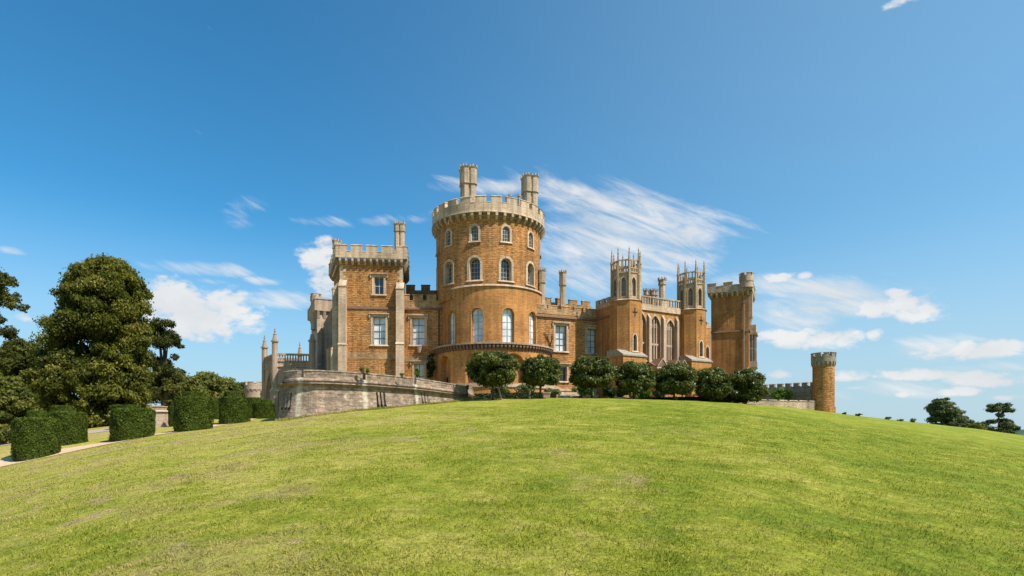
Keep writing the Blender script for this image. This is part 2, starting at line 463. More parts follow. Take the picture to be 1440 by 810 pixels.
# ------------------------------------------------------------------ ground
CREST = [  # column of the view, row where the lawn ends, distance there
 (-500,740,26),(-250,702,31),(0,657.5,34),(60,645,35),(120,632,36.3),(155,625,37.3),(217,613,40),(245,609,41.5),(300,600.5,47),(345,594.5,49),(370,591.5,49.3),
 (397,589.5,49),(430,586,45.5),(500,578,47.2),(583,570.5,52.2),(650,563.5,61.2),(662,562,62.5),(720,560.5,63),(800,559.5,63),(860,560.5,63),(920,562,64),
 (980,564,65),(1040,567.5,67),(1100,572,71),(1165,579.5,77.5),(1240,589,80),(1300,595.5,83),(1370,603,86),(1440,612.5,90),(1600,632,90),(2000,690,90)]
_ph = np.array([math.atan((c[0] - HX) / F) for c in CREST])
_ro = np.array([c[2] / math.cos(p) for c, p in zip(CREST, _ph)])
_zo = np.array([(HY - c[1]) / F * c[2] for c in CREST])
_w = np.array([0 if c[0] < 400 else min(1, (c[0] - 400) / 240) for c in CREST])
_ph = np.concatenate([[-math.pi, -1.6], _ph, [1.6, math.pi]])
_ro = np.concatenate([[30, 30], _ro, [90, 30]]); _zo = np.concatenate([[-1.9, -1.9], _zo, [-4, -1.9]]); _w = np.concatenate([[0, 0], _w, [1, 0]])
def sst(a, b, x):
    t = np.clip((x - a) / (b - a), 0, 1)
    return t * t * (3 - 2 * t)
def terrain(x, y):
    """ground height in the world at x, y (arrays or numbers)"""
    x = np.asarray(x, float); y = np.asarray(y, float)
    r = np.hypot(x, y); ph = np.arctan2(x, y)
    ro = np.interp(ph, _ph, _ro); zo = np.interp(ph, _ph, _zo); w = np.interp(ph, _ph, _w)
    t = r / ro; B = .75 * w; A = zo + 1.7 - B
    zl = -1.7 + A * t + B * t * t
    zl = np.where(t > 1.3, -1.7 + A * 1.3 + B * 1.69, zl)
    pl = np.clip(.11 * (y - 45.5 - .8 * (-25 - x)), -2.6, 1.0)
    d = np.hypot(x, y - 95)
    pc = 2.6 - np.maximum(0, d - 48) * .05
    p2 = zo - .055 * (r - ro)
    p = pc + (pl - pc) * sst(-15.5, -19, x)
    p = p + (np.minimum(p2, p) - p) * sst(.42, .5, ph)
    p = np.maximum(p, -30)
    far = sst(1.0, 1.14, t)
    z = zl + (p - zl) * far
    z = z + .035 * np.sin(x * .9 + 1.3 * np.sin(y * .35)) * np.sin(y * .7 + .8) * np.clip(r / 8, 0, 1) * (1 - sst(.8, 1, t))
    return z + EYE
def grass_colour(nt):
    """patchy summer turf: green, yellow-green, straw and bare earth, drier towards the drive"""
    ob = mapped(nt, 'Object', (1, 1, 1))
    big = nz(nt, ob, .2, 6, .65, .3); med = nz(nt, ob, 1.05, 8, .72, .5); fine = nz(nt, ob, 4.5, 7, .75); vf = nz(nt, mapped(nt, 'Object', (1, .8, 1)), 22, 6, .8)
    xs = N(nt, 'ShaderNodeSeparateXYZ', {'Vector': ob}).outputs[0]
    xb = N(nt, 'ShaderNodeMapRange', {'Value': xs, 'From Min': -14, 'From Max': 10, 'To Min': .075, 'To Max': -.05}).outputs[0]
    a = N(nt, 'ShaderNodeMath', {0: big, 1: .4, 2: N(nt, 'ShaderNodeMath', {0: med, 1: .6}, operation='MULTIPLY').outputs[0]}, operation='MULTIPLY_ADD').outputs[0]
    a = N(nt, 'ShaderNodeMath', {0: a, 1: xb}, operation='ADD').outputs[0]
    c = ramp(nt, a, [(.40, (.165, .212, .018)), (.5, (.268, .280, .032)), (.61, (.39, .35, .078))])
    dry = ramp(nt, N(nt, 'ShaderNodeMath', {0: nz(nt, mapped(nt, 'Object', (1, .8, 1), (0, 0, .5)), .33, 8, .7, .6), 1: xb}, operation='ADD').outputs[0], [(.55, g(0)), (.68, g(.75))])
    c = mixc(nt, dry, c, (.37, .29, .115))
    bare = ramp(nt, N(nt, 'ShaderNodeMath', {0: nz(nt, mapped(nt, 'Object', (1, 1, 1), (0, 0, 2)), .5, 7, .75), 1: xb}, operation='ADD').outputs[0], [(.62, g(0)), (.7, g(.85))])
    return mixc(nt, bare, c, (.37, .265, .16)), fine, vf
def build_ground():
    front = np.radians(np.arange(-56, 56.01, .22)); back = np.radians(np.arange(60, 301, 4))
    phs = np.concatenate([front, back]); n = len(phs)
    rs = np.concatenate([np.geomspace(.5, 130, 330), np.geomspace(140, 5000, 46)]); k = len(rs)
    P, Q = np.meshgrid(phs, rs)
    x = Q * np.sin(P); y = Q * np.cos(P); z = terrain(x, y)
    v = np.stack([x, y, z], -1).reshape(-1, 3)
    v = np.concatenate([[[0, 0, EYE - 1.7]], v])
    f = [[0, 1 + (i + 1) % n, 1 + i] for i in range(n)]
    for a in range(k - 1):
        b0 = 1 + a * n; b1 = b0 + n
        f += [[b0 + i, b0 + (i + 1) % n, b1 + (i + 1) % n, b1 + i] for i in range(n)]
    me = bpy.data.meshes.new('lawn'); me.from_pydata(v.tolist(), [], f)
    me.polygons.foreach_set('use_smooth', [True] * len(f))
    o = bpy.data.objects.new('lawn', me); COL.objects.link(o)
    tag(o, 'sunlit mown lawn rising to a rounded crest below the castle', 'lawn', kind='structure')
    m, nt, b = new_mat('mown_grass')
    ob = mapped(nt, 'Object', (1, 1, 1))
    c, fine, vf = grass_colour(nt)
    c = mixc(nt, 1, c, ramp(nt, fine, [(.32, g(.6)), (.5, g(1)), (.68, g(1.35))]), 'MULTIPLY')
    c = mixc(nt, 1, c, ramp(nt, vf, [(.34, g(.55)), (.66, g(1.35))]), 'MULTIPLY')
    nt.links.new(c, b.inputs['Base Color'])
    b.inputs['Specular IOR Level'].default_value = .1
    h = N(nt, 'ShaderNodeMath', {0: vf, 1: .4, 2: fine}, operation='MULTIPLY_ADD').outputs[0]
    bp = N(nt, 'ShaderNodeBump', {'Height': h, 'Strength': .8, 'Distance': .12})
    nt.links.new(bp.outputs[0], b.inputs['Normal'])
    me.materials.append(m)
build_ground()

def ribbon(name, left, right, mat, label, cat, lift=.03):
    """a strip on the ground between two lists of (x, y)"""
    mb = MB(); n = 160; ncross = 8
    def at(L, t):
        k = min(int(t * (len(L) - 1)), len(L) - 2); u = t * (len(L) - 1) - k
        return (L[k][0] * (1 - u) + L[k + 1][0] * u, L[k][1] * (1 - u) + L[k + 1][1] * u)
    rows = []
    for i in range(n + 1):
        a, b = at(left, i / n), at(right, i / n)
        wob = .1 * math.sin(i * .9) + .07 * math.sin(i * 2.3)
        row = []
        for j in range(ncross + 1):
            u = j / ncross
            x = a[0] * (1 - u) + b[0] * u; y = a[1] * (1 - u) + b[1] * u
            if j in (0, ncross): y += wob * (.6 if j else 1)
            row.append((x, y, float(terrain(x, y)) + lift))
        rows.append(row)
    for r0, r1 in zip(rows, rows[1:]):
        for j in range(ncross): mb.face([r0[j], r0[j + 1], r1[j + 1], r1[j]])
    o = mb.build(name, mat, None, True)
    tag(o, label, cat, kind='structure')
M['gravel'] = plain('sandy_gravel', (.54, .39, .25), .95, .1, .22, 9)
M['drive'] = plain('pinkish_drive', (.36, .29, .24), .95, .1, .15, 5)
def pts(L): return [(X(p, y), y) for p, y in L]
ribbon('path', pts([(-260,31.3),(0,34.2),(60,35.3),(120,36.7),(155,37.7),(217,40.4),(245,41.9),(300,47.4),(345,50.5),(375,56)]),
       pts([(-260,33.8),(0,36.7),(60,37.8),(120,39.2),(155,40.2),(217,43.0),(245,44.5),(300,50.2),(345,54),(375,61)]), M['gravel'], 'narrow sandy path between the lawn and the clipped hedges', 'path')
ribbon('drive', pts([(-260,39),(0,45.3),(60,48),(120,51),(155,53.5),(200,58),(250,66),(300,76)]), pts([(-260,43.5),(0,50.2),(60,53),(120,56.6),(155,59.6),(200,63),(250,72),(300,84)]), M['drive'], 'wide pale drive passing under the big tree', 'drive')

def tz(x, y): return float(terrain(x, y))

# ------------------------------------------------------------------ castle
castle = empty('castle', (X(690, 90), 90, tz(0, 88)))
tag(castle, 'orange ironstone castle on the hilltop with a great round tower, square towers and battlements', 'castle')
ZB = 1.9      # wall foot, under the ground

def window(W, o, parent, pane='blind', frame='lime', fw=.28, proud=.07, nv=1, nh=2, bars='whitebar', sill=True, hood=False, seg=1, barw=.05, hz=None, label=None):
    mb = MB()
    if fw > 0: band(mb, W, o.rim(0), o.rim(fw), -.02, proud)
    fr = o.depth - .02
    band(mb, W, o.rim(-.07), o.rim(0.0), -fr, -fr + .1)
    w = mb.build('window', M[frame], parent)
    mb = MB(); L = sorted(o.samples())
    if o.kind == 'flat': L = [o.s0 + (o.s1 - o.s0) * k / 4 for k in range(5)]
    for a, b in zip(L, L[1:]):
        P = [(a, o.zb), (b, o.zb), (b, o.top(b)), (a, o.top(a))]
        mb.face([W.f(*p, -o.depth) for p in P], 0, P)
    mb.build('pane', M[pane], w)
    mb = MB(); d0 = -o.depth + .012
    for k in range(1, nv + 1):
        t = o.s0 + (o.s1 - o.s0) * k / (nv + 1)
        mb.block(W.f, t - barw / 2, t + barw / 2, o.zb, o.top(t) - .01, d0, d0 + .07)
    zs = hz or [o.zb + (o.zt - o.zb) * k / (nh + 1) for k in range(1, nh + 1)]
    for z in zs:
        tt = [t for t in [o.s0 + (o.s1 - o.s0) * k / 40 for k in range(41)] if o.top(t) > z]
        if tt: mb.block(W.f, tt[0], tt[-1], z - barw / 2, z + barw / 2, d0 + .003, d0 + .06)
    if mb.f: mb.build('glazing_bars', M[bars], w)
    if sill:
        mb = MB(); e = max(fw, .08)
        mb.block(W.f, o.s0 - e - .1, o.s1 + e + .1, o.zb - .22, o.zb - .004, -o.depth + .1, proud + .14, seg=seg * 2, d1t=proud + .06)
        mb.build('sill', M[frame], w)
    if hood:
        mb = MB(); e = fw + .02; zt = o.zt + fw + .03
        mb.block(W.f, o.s0 - e - .22, o.s1 + e + .22, zt, zt + .17, -.01, .3)
        for q in (-1, 1):
            c = o.c + q * ((o.s1 - o.s0) / 2 + e + .13)
            mb.block(W.f, c - .09, c + .09, zt - .5, zt - .003, -.01, .22)
        mb.build('hood_mould', M['limed'], w)
    return w

def string_course(mb, W, s0, s1, z, h=.22, d=.18, seg=1, mi=0):
    mb.block(W.f, s0, s1, z - h / 2, z + h / 2, -.05, d, mi, seg, d1t=d * .55)

def crenels(mb, f, s0, s1, z0, zc, zm, pitch, mer, t, d=0.0, mi=0, seg=1, cap=.12, closed=False, offs=0.0, first=True):
    """parapet: solid band z0-zc with merlons to zm, each with a coping"""
    L = s1 - s0
    mb.block(f, s0, s1, z0, zc, d - t, d, mi, max(1, seg))
    n = max(1, round(L / pitch)); p = (L + (0 if closed else (pitch - mer))) / n
    for k in range(n):
        a = s0 + offs + k * p; b = a + mer
        if not closed: b = min(b, s1)
        mb.block(f, a, b, zc + .002, zm - cap, d - t, d, mi, max(1, seg // n))
        mb.block(f, a - .05, b + .05, zm - cap, zm, d - t - .06, d + .07, mi, max(1, seg // n), d1t=d - .04)
    # sloping coping in the gaps
        if k < n - 1 or closed:
            mb.block(f, b + .055, a + p - .055, zc + .002, zc + .09, d - t - .03, d + .05, mi, 1, d1t=d - .05)

def corbels(mb, f, s0, s1, z0, z1, proj, pitch, w=.32, mi=0, closed=False):
    n = max(2, round((s1 - s0) / pitch))
    for k in range(n + (0 if closed else 1)):
        c = s0 + (s1 - s0) * k / n; c2 = s0 + (s1 - s0) * (k + 1) / n
        zm = z0 + (z1 - z0) * .5
        mb.block(f, c - w / 2, c + w / 2, zm, z1, -.02, proj, mi)
        mb.block(f, c - w / 2, c + w / 2, z0, zm, -.02, proj * .35, mi, d1t=proj * .92)
        if closed or k < n: mb.block(f, c + w / 2, c2 - w / 2, zm, z1, -.02, .03, mi)

def octa(c, r, rot): return [(c[0] + r * math.cos(rot + k * math.pi / 4), c[1] + r * math.sin(rot + k * math.pi / 4)) for k in range(8)]

def chimney(x, y, z0, z1, nx=2, ny=1, r=.42, zcap=None, rz=0, mat='lime', parent=castle, base=None):
    """a stack of octagonal shafts with a moulded band and a crenellated cap"""
    zcap = zcap or z0 + (z1 - z0) * .6
    mb = MB(); ca, sa = math.cos(rz), math.sin(rz); cs = []
    for i in range(nx):
        for j in range(ny):
            u = (i - (nx - 1) / 2) * r * 1.62; v = (j - (ny - 1) / 2) * r * 1.62
            cs.append((x + u * ca - v * sa, y + u * sa + v * ca))
    for c in cs: mb.ngon(c, r, z0, zcap, 8, 0, rz + math.pi / 8)
    if base:
        hw, hh = nx * r + .16, ny * r + .16
        P = [(x + a * ca - b * sa, y + a * sa + b * ca) for a, b in ((-hw, -hh), (hw, -hh), (hw, hh), (-hw, hh))]
        mb.prism(P, z0 - .1, z0 + base, 0, bottom=True)
    o = mb.build('chimney', M[mat], parent)
    mb = MB()
    for c in cs:
        mb.ngon(c, r * 1.28, zcap, zcap + .16, 8, 0, rz + math.pi / 8, bottom=True)
        mb.ngon(c, r * 1.17, zcap + .161, z1 - .55, 8, 0, rz + math.pi / 8)
        mb.ngon(c, r * 1.18, z1 - .549, z1 - .34, 8, 0, rz + math.pi / 8, r1=r * 1.38)
        for k in range(8):
            a = rz + k * math.pi / 4; q = (c[0] + r * 1.14 * math.cos(a), c[1] + r * 1.14 * math.sin(a))
            mb.ngon(q, r * .26, z1 - .342, z1, 4, 0, a + math.pi / 4)
    mb.build('chimney_cap', M['limed'], o)
    return o

# --- great round tower
UC = (X(687, 90), 90.0); UP = Cyl(UC, 7.85)
LC = (X(692, 89.3), 89.3); LO = Cyl(LC, 7.62)
GC = (X(694.5, 89.4), 89.4); GR = Cyl(GC, 8.75)
z_top, z_cr, z_pb, z_cb = EYE + 32.4, EYE + 31.45, EYE + 30.1, EYE + 29.2
z_mid, z_bal = EYE + 19.95, EYE + 11.9
AU = (-80, -47, -14.3, 18.5, 51, 84); AL = (-50.6, -16, 17.4, 50)
ops_u = []
for a in AU:
    s = UP.sa(a)
    ops_u.append(Op(s - .52, s + .52, EYE + 26.3, EYE + 28.45, 'round', .3))
    ops_u.append(Op(s - .78, s + .78, EYE + 20.85, EYE + 24.0, 'round', .75))
ops_l = [Op(LO.sa(a) - .86, LO.sa(a) + .86, EYE + 12.15, EYE + 16.9, 'round', .5) for a in AL]
ops_g = [Op(GR.sa(a) - w, GR.sa(a) + w, ZB + .4, EYE + 10.5, 'round', .9) for a, w in ((-54, 1.5), (-16, 1.6), (18.5, 1.6), (54, 1.5))]
mb = MB()
H = math.pi
wall(mb, UP, -H * UP.r, H * UP.r, z_mid - 1.5, z_pb, ops_u, 0, 3)
wall(mb, LO, -H * LO.r, H * LO.r, z_bal - 1, z_mid, ops_l, 1)
wall(mb, GR, -H * GR.r, H * GR.r, ZB, z_bal - .95, ops_g, 1)
mb.ngon(UC, 7.83, z_pb, z_cr, 72, 2)
mb.face([(LC[0] + 7.62 * math.cos(k * .0873), LC[1] + 7.62 * math.sin(k * .0873), z_mid) for k in range(72)], 2)
tower = mb.build('round_tower', [M['iron'], M['iron2'], M['lead'], M['lime']], castle)
for o in ops_u:
    small = o.depth < .5
    window(UP, o, castle, 'glass', 'lime', .3 if small else .34, .06, 2 if small else 2, 3 if small else 4, 'whitebar', seg=2, barw=.06)
for o in ops_l: window(LO, o, castle, 'blind', 'iron2', .16, .02, 1, 4, 'whitebar', seg=2, barw=.09)
for o, p in zip(ops_g, ('glass', 'glass', 'glass', 'glass')):
    mbp = MB(); L = sorted(o.samples())
    for a, b in zip(L, L[1:]):
        P = [(a, o.zb), (b, o.zb), (b, o.top(b)), (a, o.top(a))]
        mbp.face([GR.f(*q, -o.depth) for q in P], 0, P)
    mbp.build('blind_arch', M['iron2'], castle)
    if o is ops_g[0]:
        for (s0, s1, zb, zt) in ((-.95, -.45, EYE + 6.7, EYE + 7.5), (.35, 1.15, EYE + 6.0, EYE + 8.6)):
            m2 = MB(); m2.block(GR.f, o.c + s0, o.c + s1, zb, zt, -o.depth - .1, -o.depth + .03); m2.build('dark_opening', M['dark'], castle)
mb = MB(); PF = Cyl(UC, 8.5)
crenels(mb, PF.f, 0, PF.len, z_pb, z_cr, z_top, PF.len / 24, PF.len / 24 * .7, .55, seg=96, closed=True, offs=.35)
string_course(mb, PF, 0, PF.len, z_pb + .12, .24, .1, 96)
mb.build('parapet', M['lime'], tower)
mb = MB(); corbels(mb, UP.f, 0, UP.len, z_cb, z_pb, .72, UP.len / 46, .34, closed=True); mb.build('corbel_table', M['limed'], tower)
mb = MB(); string_course(mb, Cyl(LC, 7.62), -1.9 * 7.62, 1.9 * 7.62, z_mid + .06, .26, .2, 60); mb.build('string_course', M['lime'], tower)
mb = MB(); BA = Cyl(GC, 9.15)
mb.block(BA.f, -2.2 * 9.15, 2.2 * 9.15, z_bal - .22, z_bal, -1.7, .12, 0, 80)
mb.build('balcony', M['limed'], tower)
mb = MB()
corbels(mb, GR.f, -2.2 * 8.75, 2.2 * 8.75, z_bal - .95, z_bal - .224, .42, .52, .3)
mb.block(GR.f, -2.2 * 8.75, 2.2 * 8.75, z_bal - .96, z_bal - .225, -.3, .06, 0, 60)
mb.build('balcony_corbels', M['tile'], tower)
mb = MB(); PL = Cyl(GC, 9.9)
mb.block(PL.f, -1.9 * 9.9, 1.9 * 9.9, EYE + 5.75, EYE + 6.3, -1.3, .12, 0, 60)
mb.build('plinth_coping', M['lime'], tower)
mb = MB(); mb.block(PL.f, -1.9 * 9.9, 1.9 * 9.9, ZB, EYE + 5.75, -.9, -.05, 0, 60); mb.build('plinth', M['iron2'], tower)
chimney(X(658.5, 88), 88.0, z_cr - .2, EYE + 39.1, 2, 2, .62, EYE + 36.3, .25, 'limed', base=2.1)
chimney(X(745, 92), 92.0, z_cr - .2, EYE + 39.5, 2, 2, .62, EYE + 36.7, .25, 'limed', base=2.1)
for px in (717, 730):
    mb = MB(); c = (X(px, 83), 83.0); mb.ngon(c, .16, z_top - 1.0, z_top + .35, 8); mb.ngon(c, .26, z_top + .35, z_top + .6, 8, bottom=True); mb.build('chimney_pot', M['limed'], castle)

# --- generic square tower
def block_walls(poly, z0, z1, ops=None, mats=('iron', 'lead'), name='square_tower', parent=castle):
    mb = MB(); n = len(poly); P = []
    for i in range(n):
        W = Plane(poly[i], poly[(i + 1) % n]); P.append(W)
        wall(mb, W, 0, W.len, z0, z1, (ops or {}).get(i, ()), 0)
    mb.face([(*p, z1) for p in poly], 1)
    o = mb.build(name, [M[m] for m in mats], parent)
    return o, P
def ring_f(poly, off):
    """outline of a polygon pushed outward by off"""
    out = []; n = len(poly)
    for i in range(n):
        a, b, c = Vector(poly[i - 1]), Vector(poly[i]), Vector(poly[(i + 1) % n])
        d1 = (b - a).normalized(); d2 = (c - b).normalized()
        n1 = Vector((d1.y, -d1.x)); n2 = Vector((d2.y, -d2.x))
        bis = (n1 + n2).normalized()
        p = b + bis * (off / max(.3, bis.dot(n1)))
        out.append((p.x, p.y))
    return out

# --- left square tower
TA, TB = (-24.65, 84.6), (-15.85, 85.5)
TP = [TA, TB, (-17.3, 95.6), (-28.35, 94.0)]
W0 = Plane(TA, TB)
def op_px(W, p0, p1, yt, yb, kind='flat', depth=.4):
    pm = (p0 + p1) / 2
    return Op(W.s(p0), W.s(p1), W.z(pm, yb), W.z(pm, yt), kind, depth)
tw_ops = [op_px(W0, 526.5, 539.5, 390, 413.7, depth=.45), op_px(W0, 525, 542, 446, 484.7, depth=.5)]
ztop, zcr, zpb, zcb = EYE + 26.4, EYE + 25.4, EYE + 24.5, EYE + 23.6
sq, SP = block_walls(TP, ZB, zpb, {0: tw_ops})
window(W0, tw_ops[0], castle, 'glass', 'lime', .36, .06, 1, 1, 'whitebar', hood=True, barw=.09)
window(W0, tw_ops[1], castle, 'blind', 'lime', .36, .06, 1, 3, 'bar', hood=True, barw=.07)
RP = ring_f(TP, .68)
mb = MB()
for i in range(4):
    W = Plane(RP[i], RP[(i + 1) % 4])
    crenels(mb, W.f, 0, W.len, zpb, zcr, ztop, 2.2, 1.56, .5)
mb.build('parapet', M['lime'], sq)
mb = MB()
for i in range(4): corbels(mb, SP[i].f, .1, SP[i].len - .1, zcb, zpb, .66, .88, .3)
mb.build('corbel_table', M['limed'], sq)
mb = MB()
for i in (0, 1, 3):
    string_course(mb, SP[i], 0, SP[i].len, EYE + 17.5, .3, .16)
mb.build('string_course', M['tile'], sq)
mb = MB(); mb.block(W0.f, .9, W0.len - .9, EYE + 10.15, EYE + 11.1, -.05, .035); mb.build('pale_course', M['mixed'], sq)
qm = (MB(), MB())
for k in range(19):            # quoins up both front corners
    z = EYE + 21.2 + k * .46; w = .75 if k % 2 else .45
    if z > zcb - .5: break
    for a in (0, 1): qm[a].block(W0.f, W0.len - w if a else -.03, W0.len + .03 if a else w, z, z + .46, -.05, .03)
for a in (0, 1): qm[a].build('quoins', M['lime'], sq)
def buttress(W, s0, s1, ztop, zstep, proj, parent, mat='lime', z0=ZB):
    mb = MB()
    mb.block(W.f, s0, s1, z0, zstep, -.1, proj + .25)
    mb.block(W.f, s0 - .05, s1 + .05, zstep, zstep + .28, -.1, proj + .33, d1t=proj + .02)
    mb.block(W.f, s0 + .004, s1 - .004, zstep + .28, ztop - .9, -.1, proj)
    mb.block(W.f, s0 - .06, s1 + .06, ztop - .9, ztop - .74, -.1, proj + .09)
    mb.block(W.f, s0, s1, ztop - .74, ztop + .25, -.1, proj, d1t=.12)
    return mb.build('buttress', M[mat], parent)
buttress(W0, -.05, .98, EYE + 21.2, EYE + 12.0, 1.0, sq)
buttress(W0, W0.len - .85, W0.len + .25, EYE + 21.0, EYE + 12.2, 1.1, sq)
W3 = Plane(TP[3], TP[0])
buttress(W3, W3.len - 1.1, W3.len - .02, EYE + 21.0, EYE + 11.5, 1.0, sq)
buttress(W3, 1.2, 2.4, EYE + 13.2, EYE + 9.0, 1.2, sq)
chimney(X(562, 86.3), 86.3, zcr - .2, EYE + 30.3, 2, 1, .42, EYE + 28.9, .05, 'lime', base=1.0)
chimney(-27.5, 92.6, zcr - .2, EYE + 29.8, 2, 1, .4, EYE + 28.2, 1.2, 'limed', base=.8)

# --- left wing
LA, LB = (-16.6, 87.0), (-9.2, 87.0)
WL = Plane(LA, LB)
wl_ops = [op_px(WL, 579.8, 597, 447.5, 485, depth=.5), op_px(WL, 582.5, 596, 512, 546, depth=.5)]
lw, LP = block_walls([LA, LB, (-9.2, 96.5), (-16.6, 96.5)], ZB, EYE + 17.85, {0: wl_ops}, name='left_wing')
lw.name = 'wing'
for o in wl_ops: window(WL, o, castle, 'blind', 'lime', .34, .06, 1, 3 if o is wl_ops[0] else 1, 'bar', hood=True, barw=.07)
mb = MB(); crenels(mb, WL.f, 0, WL.len, EYE + 17.85, EYE + 18.95, EYE + 19.95, 2.1, 1.45, .45, d=.06); mb.build('parapet', M['mixed'], lw)
mb = MB(); string_course(mb, WL, 0, WL.len, EYE + 17.8, .28, .24); mb.build('string_course', M['tile'], lw)
mb = MB(); mb.block(WL.f, 0, WL.len, EYE + 10.0, EYE + 10.9, -.05, .03); mb.build('pale_course', M['mixed'], lw)
mb = MB(); mb.ngon((X(589, 86.6), 86.75), .2, EYE + 11.3, EYE + 12.1, 8, r1=.42); mb.build('sill_bracket', M['limed'], lw)
rb, RBP = block_walls([(-17.2, 95.8), (-8, 95.8), (-8, 104), (-17.2, 104)], ZB, EYE + 21.6, name='rear_range')
mb = MB(); crenels(mb, RBP[0].f, 0, RBP[0].len, EYE + 21.6, EYE + 22.5, EYE + 23.5, 2.05, 1.4, .5, d=.1); mb.build('parapet', M['mixed'], rb)
mb = MB(); mb.tube([(-10.75, 86.85, z) for z in (ZB, EYE + 17.6)], (.09, .09), 8); mb.build('drainpipe', M['pipe'], lw)

# --- right wing
RA, RBn = (3.28, 85.42), (12.71, 89.4)
WR = Plane(RA, RBn)
wr_ops = [op_px(WR, 781, 796.5, 458, 493.6, depth=.5), op_px(WR, 825.5, 839, 462.5, 496.5, depth=.5),
          op_px(WR, 787, 797, 515.5, 536, depth=.5), op_px(WR, 829, 838.5, 517, 537, depth=.5)]
rw, RWP = block_walls([RA, RBn, (9.5, 97.5), (0, 93.5)], ZB, EYE + 16.9, {0: wr_ops}, name='wing')
for k, o in enumerate(wr_ops): window(WR, o, castle, 'blind' if k < 2 else 'glass', 'lime', .32, .06, 1, 3 if k < 2 else 1, 'bar', hood=True, barw=.07)
mb = MB(); crenels(mb, WR.f, 0, WR.len, EYE + 16.9, EYE + 17.6, EYE + 18.25, 2.1, 1.5, .4, d=.05); mb.build('parapet', M['mixed'], rw)
mb = MB(); string_course(mb, WR, 0, WR.len, EYE + 16.55, .3, .26); mb.build('string_course', M['tile'], rw)
q, QP = block_walls([tuple((WR.a + WR.d * s - WR.n * d).to_2d()) for s, d in ((0.3, 2.6), (WR.len + .8, 2.6), (WR.len, 8), (0, 8))], EYE + 12, EYE + 18.7, name='rear_range')
mb = MB(); crenels(mb, QP[0].f, 0, QP[0].len, EYE + 18.7, EYE + 19.2, EYE + 20.0, 2.0, 1.4, .4); mb.build('parapet', M['mixed'], q)
mb = MB()
mb.block(WR.f, 2.0, WR.len - .1, EYE + 5.7, EYE + 6.0, -.05, .5); mb.block(WR.f, 2.0, WR.len - .1, ZB, EYE + 5.7, -.05, .38)
mb.block(WR.f, 2.0, WR.len - .1, EYE + 4.9, EYE + 5.2, .35, 1.0); mb.block(WR.f, 2.0, WR.len - .1, ZB, EYE + 4.9, .36, .9)
mb.build('plinth', M['lime'], rw)
p1 = WR.f(WR.s(768.5), 0, -1.6); p2 = WR.f(WR.s(797.5), 0, -1.4)
chimney(p1[0], p1[1], EYE + 17, EYE + 23.9, 1, 1, .46, EYE + 21.7, .4, 'lime', base=1.6)
chimney(p2[0], p2[1], EYE + 17, EYE + 23.9, 1, 1, .46, EYE + 21.6, .4, 'lime', base=1.6)

# --- chapel range with two octagonal turrets
T1, T2 = (16.6, 86.0), (28.1, 92.5)
CD = Vector((T2[0] - T1[0], T2[1] - T1[1])).normalized(); CN = Vector((CD.y, -CD.x))
E = (T1[0] - CD.x * 1.8, T1[1] - CD.y * 1.8)
WC = Plane(E, T2)
zc_top = EYE + 18.2
ch_ops = [op_px(WC, 893, 908.3, 438.5, 506, 'point', .55), op_px(WC, 914.2, 928.4, 444, 507, 'point', .55), op_px(WC, 936.3, 948.3, 450, 508, 'point', .55)]
ch, CP = block_walls([RBn, E, T2, (24, 101), (9.5, 97.5)], ZB, zc_top, {1: ch_ops}, ('iron2', 'lead'), 'chapel')
WQ = Plane(RBn, E)
mb = MB(); wall(mb, Plane(RBn, E), 0, WQ.len, ZB, zc_top)
mb = MB(); crenels(mb, WQ.f, 0, WQ.len, zc_top - .1, EYE + 18.75, EYE + 19.45, 1.15, .72, .4, d=.06); mb.build('parapet', M['limed'], ch)
mb = MB(); mb.block(WQ.f, 0, WQ.len, ZB, zc_top - .1, -.05, .04); mb.build('return_wall', M['iron_shade'], ch)  # darker skin over the chapel side, shade put into the colour
mb = MB(); string_course(mb, WQ, 0, WQ.len, EYE + 16.6, .28, .2); mb.build('string_course', M['tile'], ch)
for o in ch_ops:
    w = window(WC, o, castle, 'leadlight', 'pink', .26, .08, 3, 0, 'bar', sill=True, barw=.05)
    mb = MB(); d0 = -o.depth + .02; ww = o.s1 - o.s0
    for k in range(1, 4):
        t = o.s0 + ww * k / 4; mb.block(WC.f, t - .085, t + .085, o.zb, o.top(t) - .05, d0, d0 + .3)
    zt = o.zb + (o.zs - o.zb) * .5
    mb.block(WC.f, o.s0, o.s1, zt - .13, zt + .13, d0 + .004, d0 + .28)
    for k in range(4):     # small pointed heads of the lights
        a = o.s0 + ww * k / 4; b = a + ww / 4
        for zz in (zt - .13, o.zs + .2):
            sub = Op(a + .06, b - .06, zz - 1.2, zz - .05, 'point', .2); L1 = sub.rim(0); L2 = sub.rim(.12)
            band(mb, WC, L1[1:-1], L2[1:-1], d0 + .01, d0 + .22)
    for c, hh in ((o.c - ww * .25, .62), (o.c + ww * .25, .62)):
        sub = Op(c - ww * .22, c + ww * .22, o.zs - 1, o.zs + hh, 'point', .2)
        band(mb, WC, sub.rim(0)[1:-1], sub.rim(.1)[1:-1], d0 + .015, d0 + .26)
    mb.build('tracery', M['pink'], w)
for px in (911.4, 931.6, 950.5):
    mb = MB(); s = WC.s(px)
    mb.block(WC.f, s - .2, s + .2, ZB, EYE + 16.6, -.1, .5); mb.block(WC.f, s - .2, s + .2, EYE + 16.6, EYE + 17.3, -.1, .5, d1t=.02)
    mb.build('pilaster', M['pink'], ch)
mb = MB()
mb.block(WC.f, 0, WC.len, zc_top - .45, zc_top - .1, -.05, .22); mb.block(WC.f, 0, WC.len, zc_top - .1, zc_top + .35, -.3, .12)
mb.build('cornice', M['lime'], ch)
mb = MB(); zb0 = zc_top + .35
mb.block(WC.f, 0, WC.len, zb0, zb0 + .16, -.22, .06)
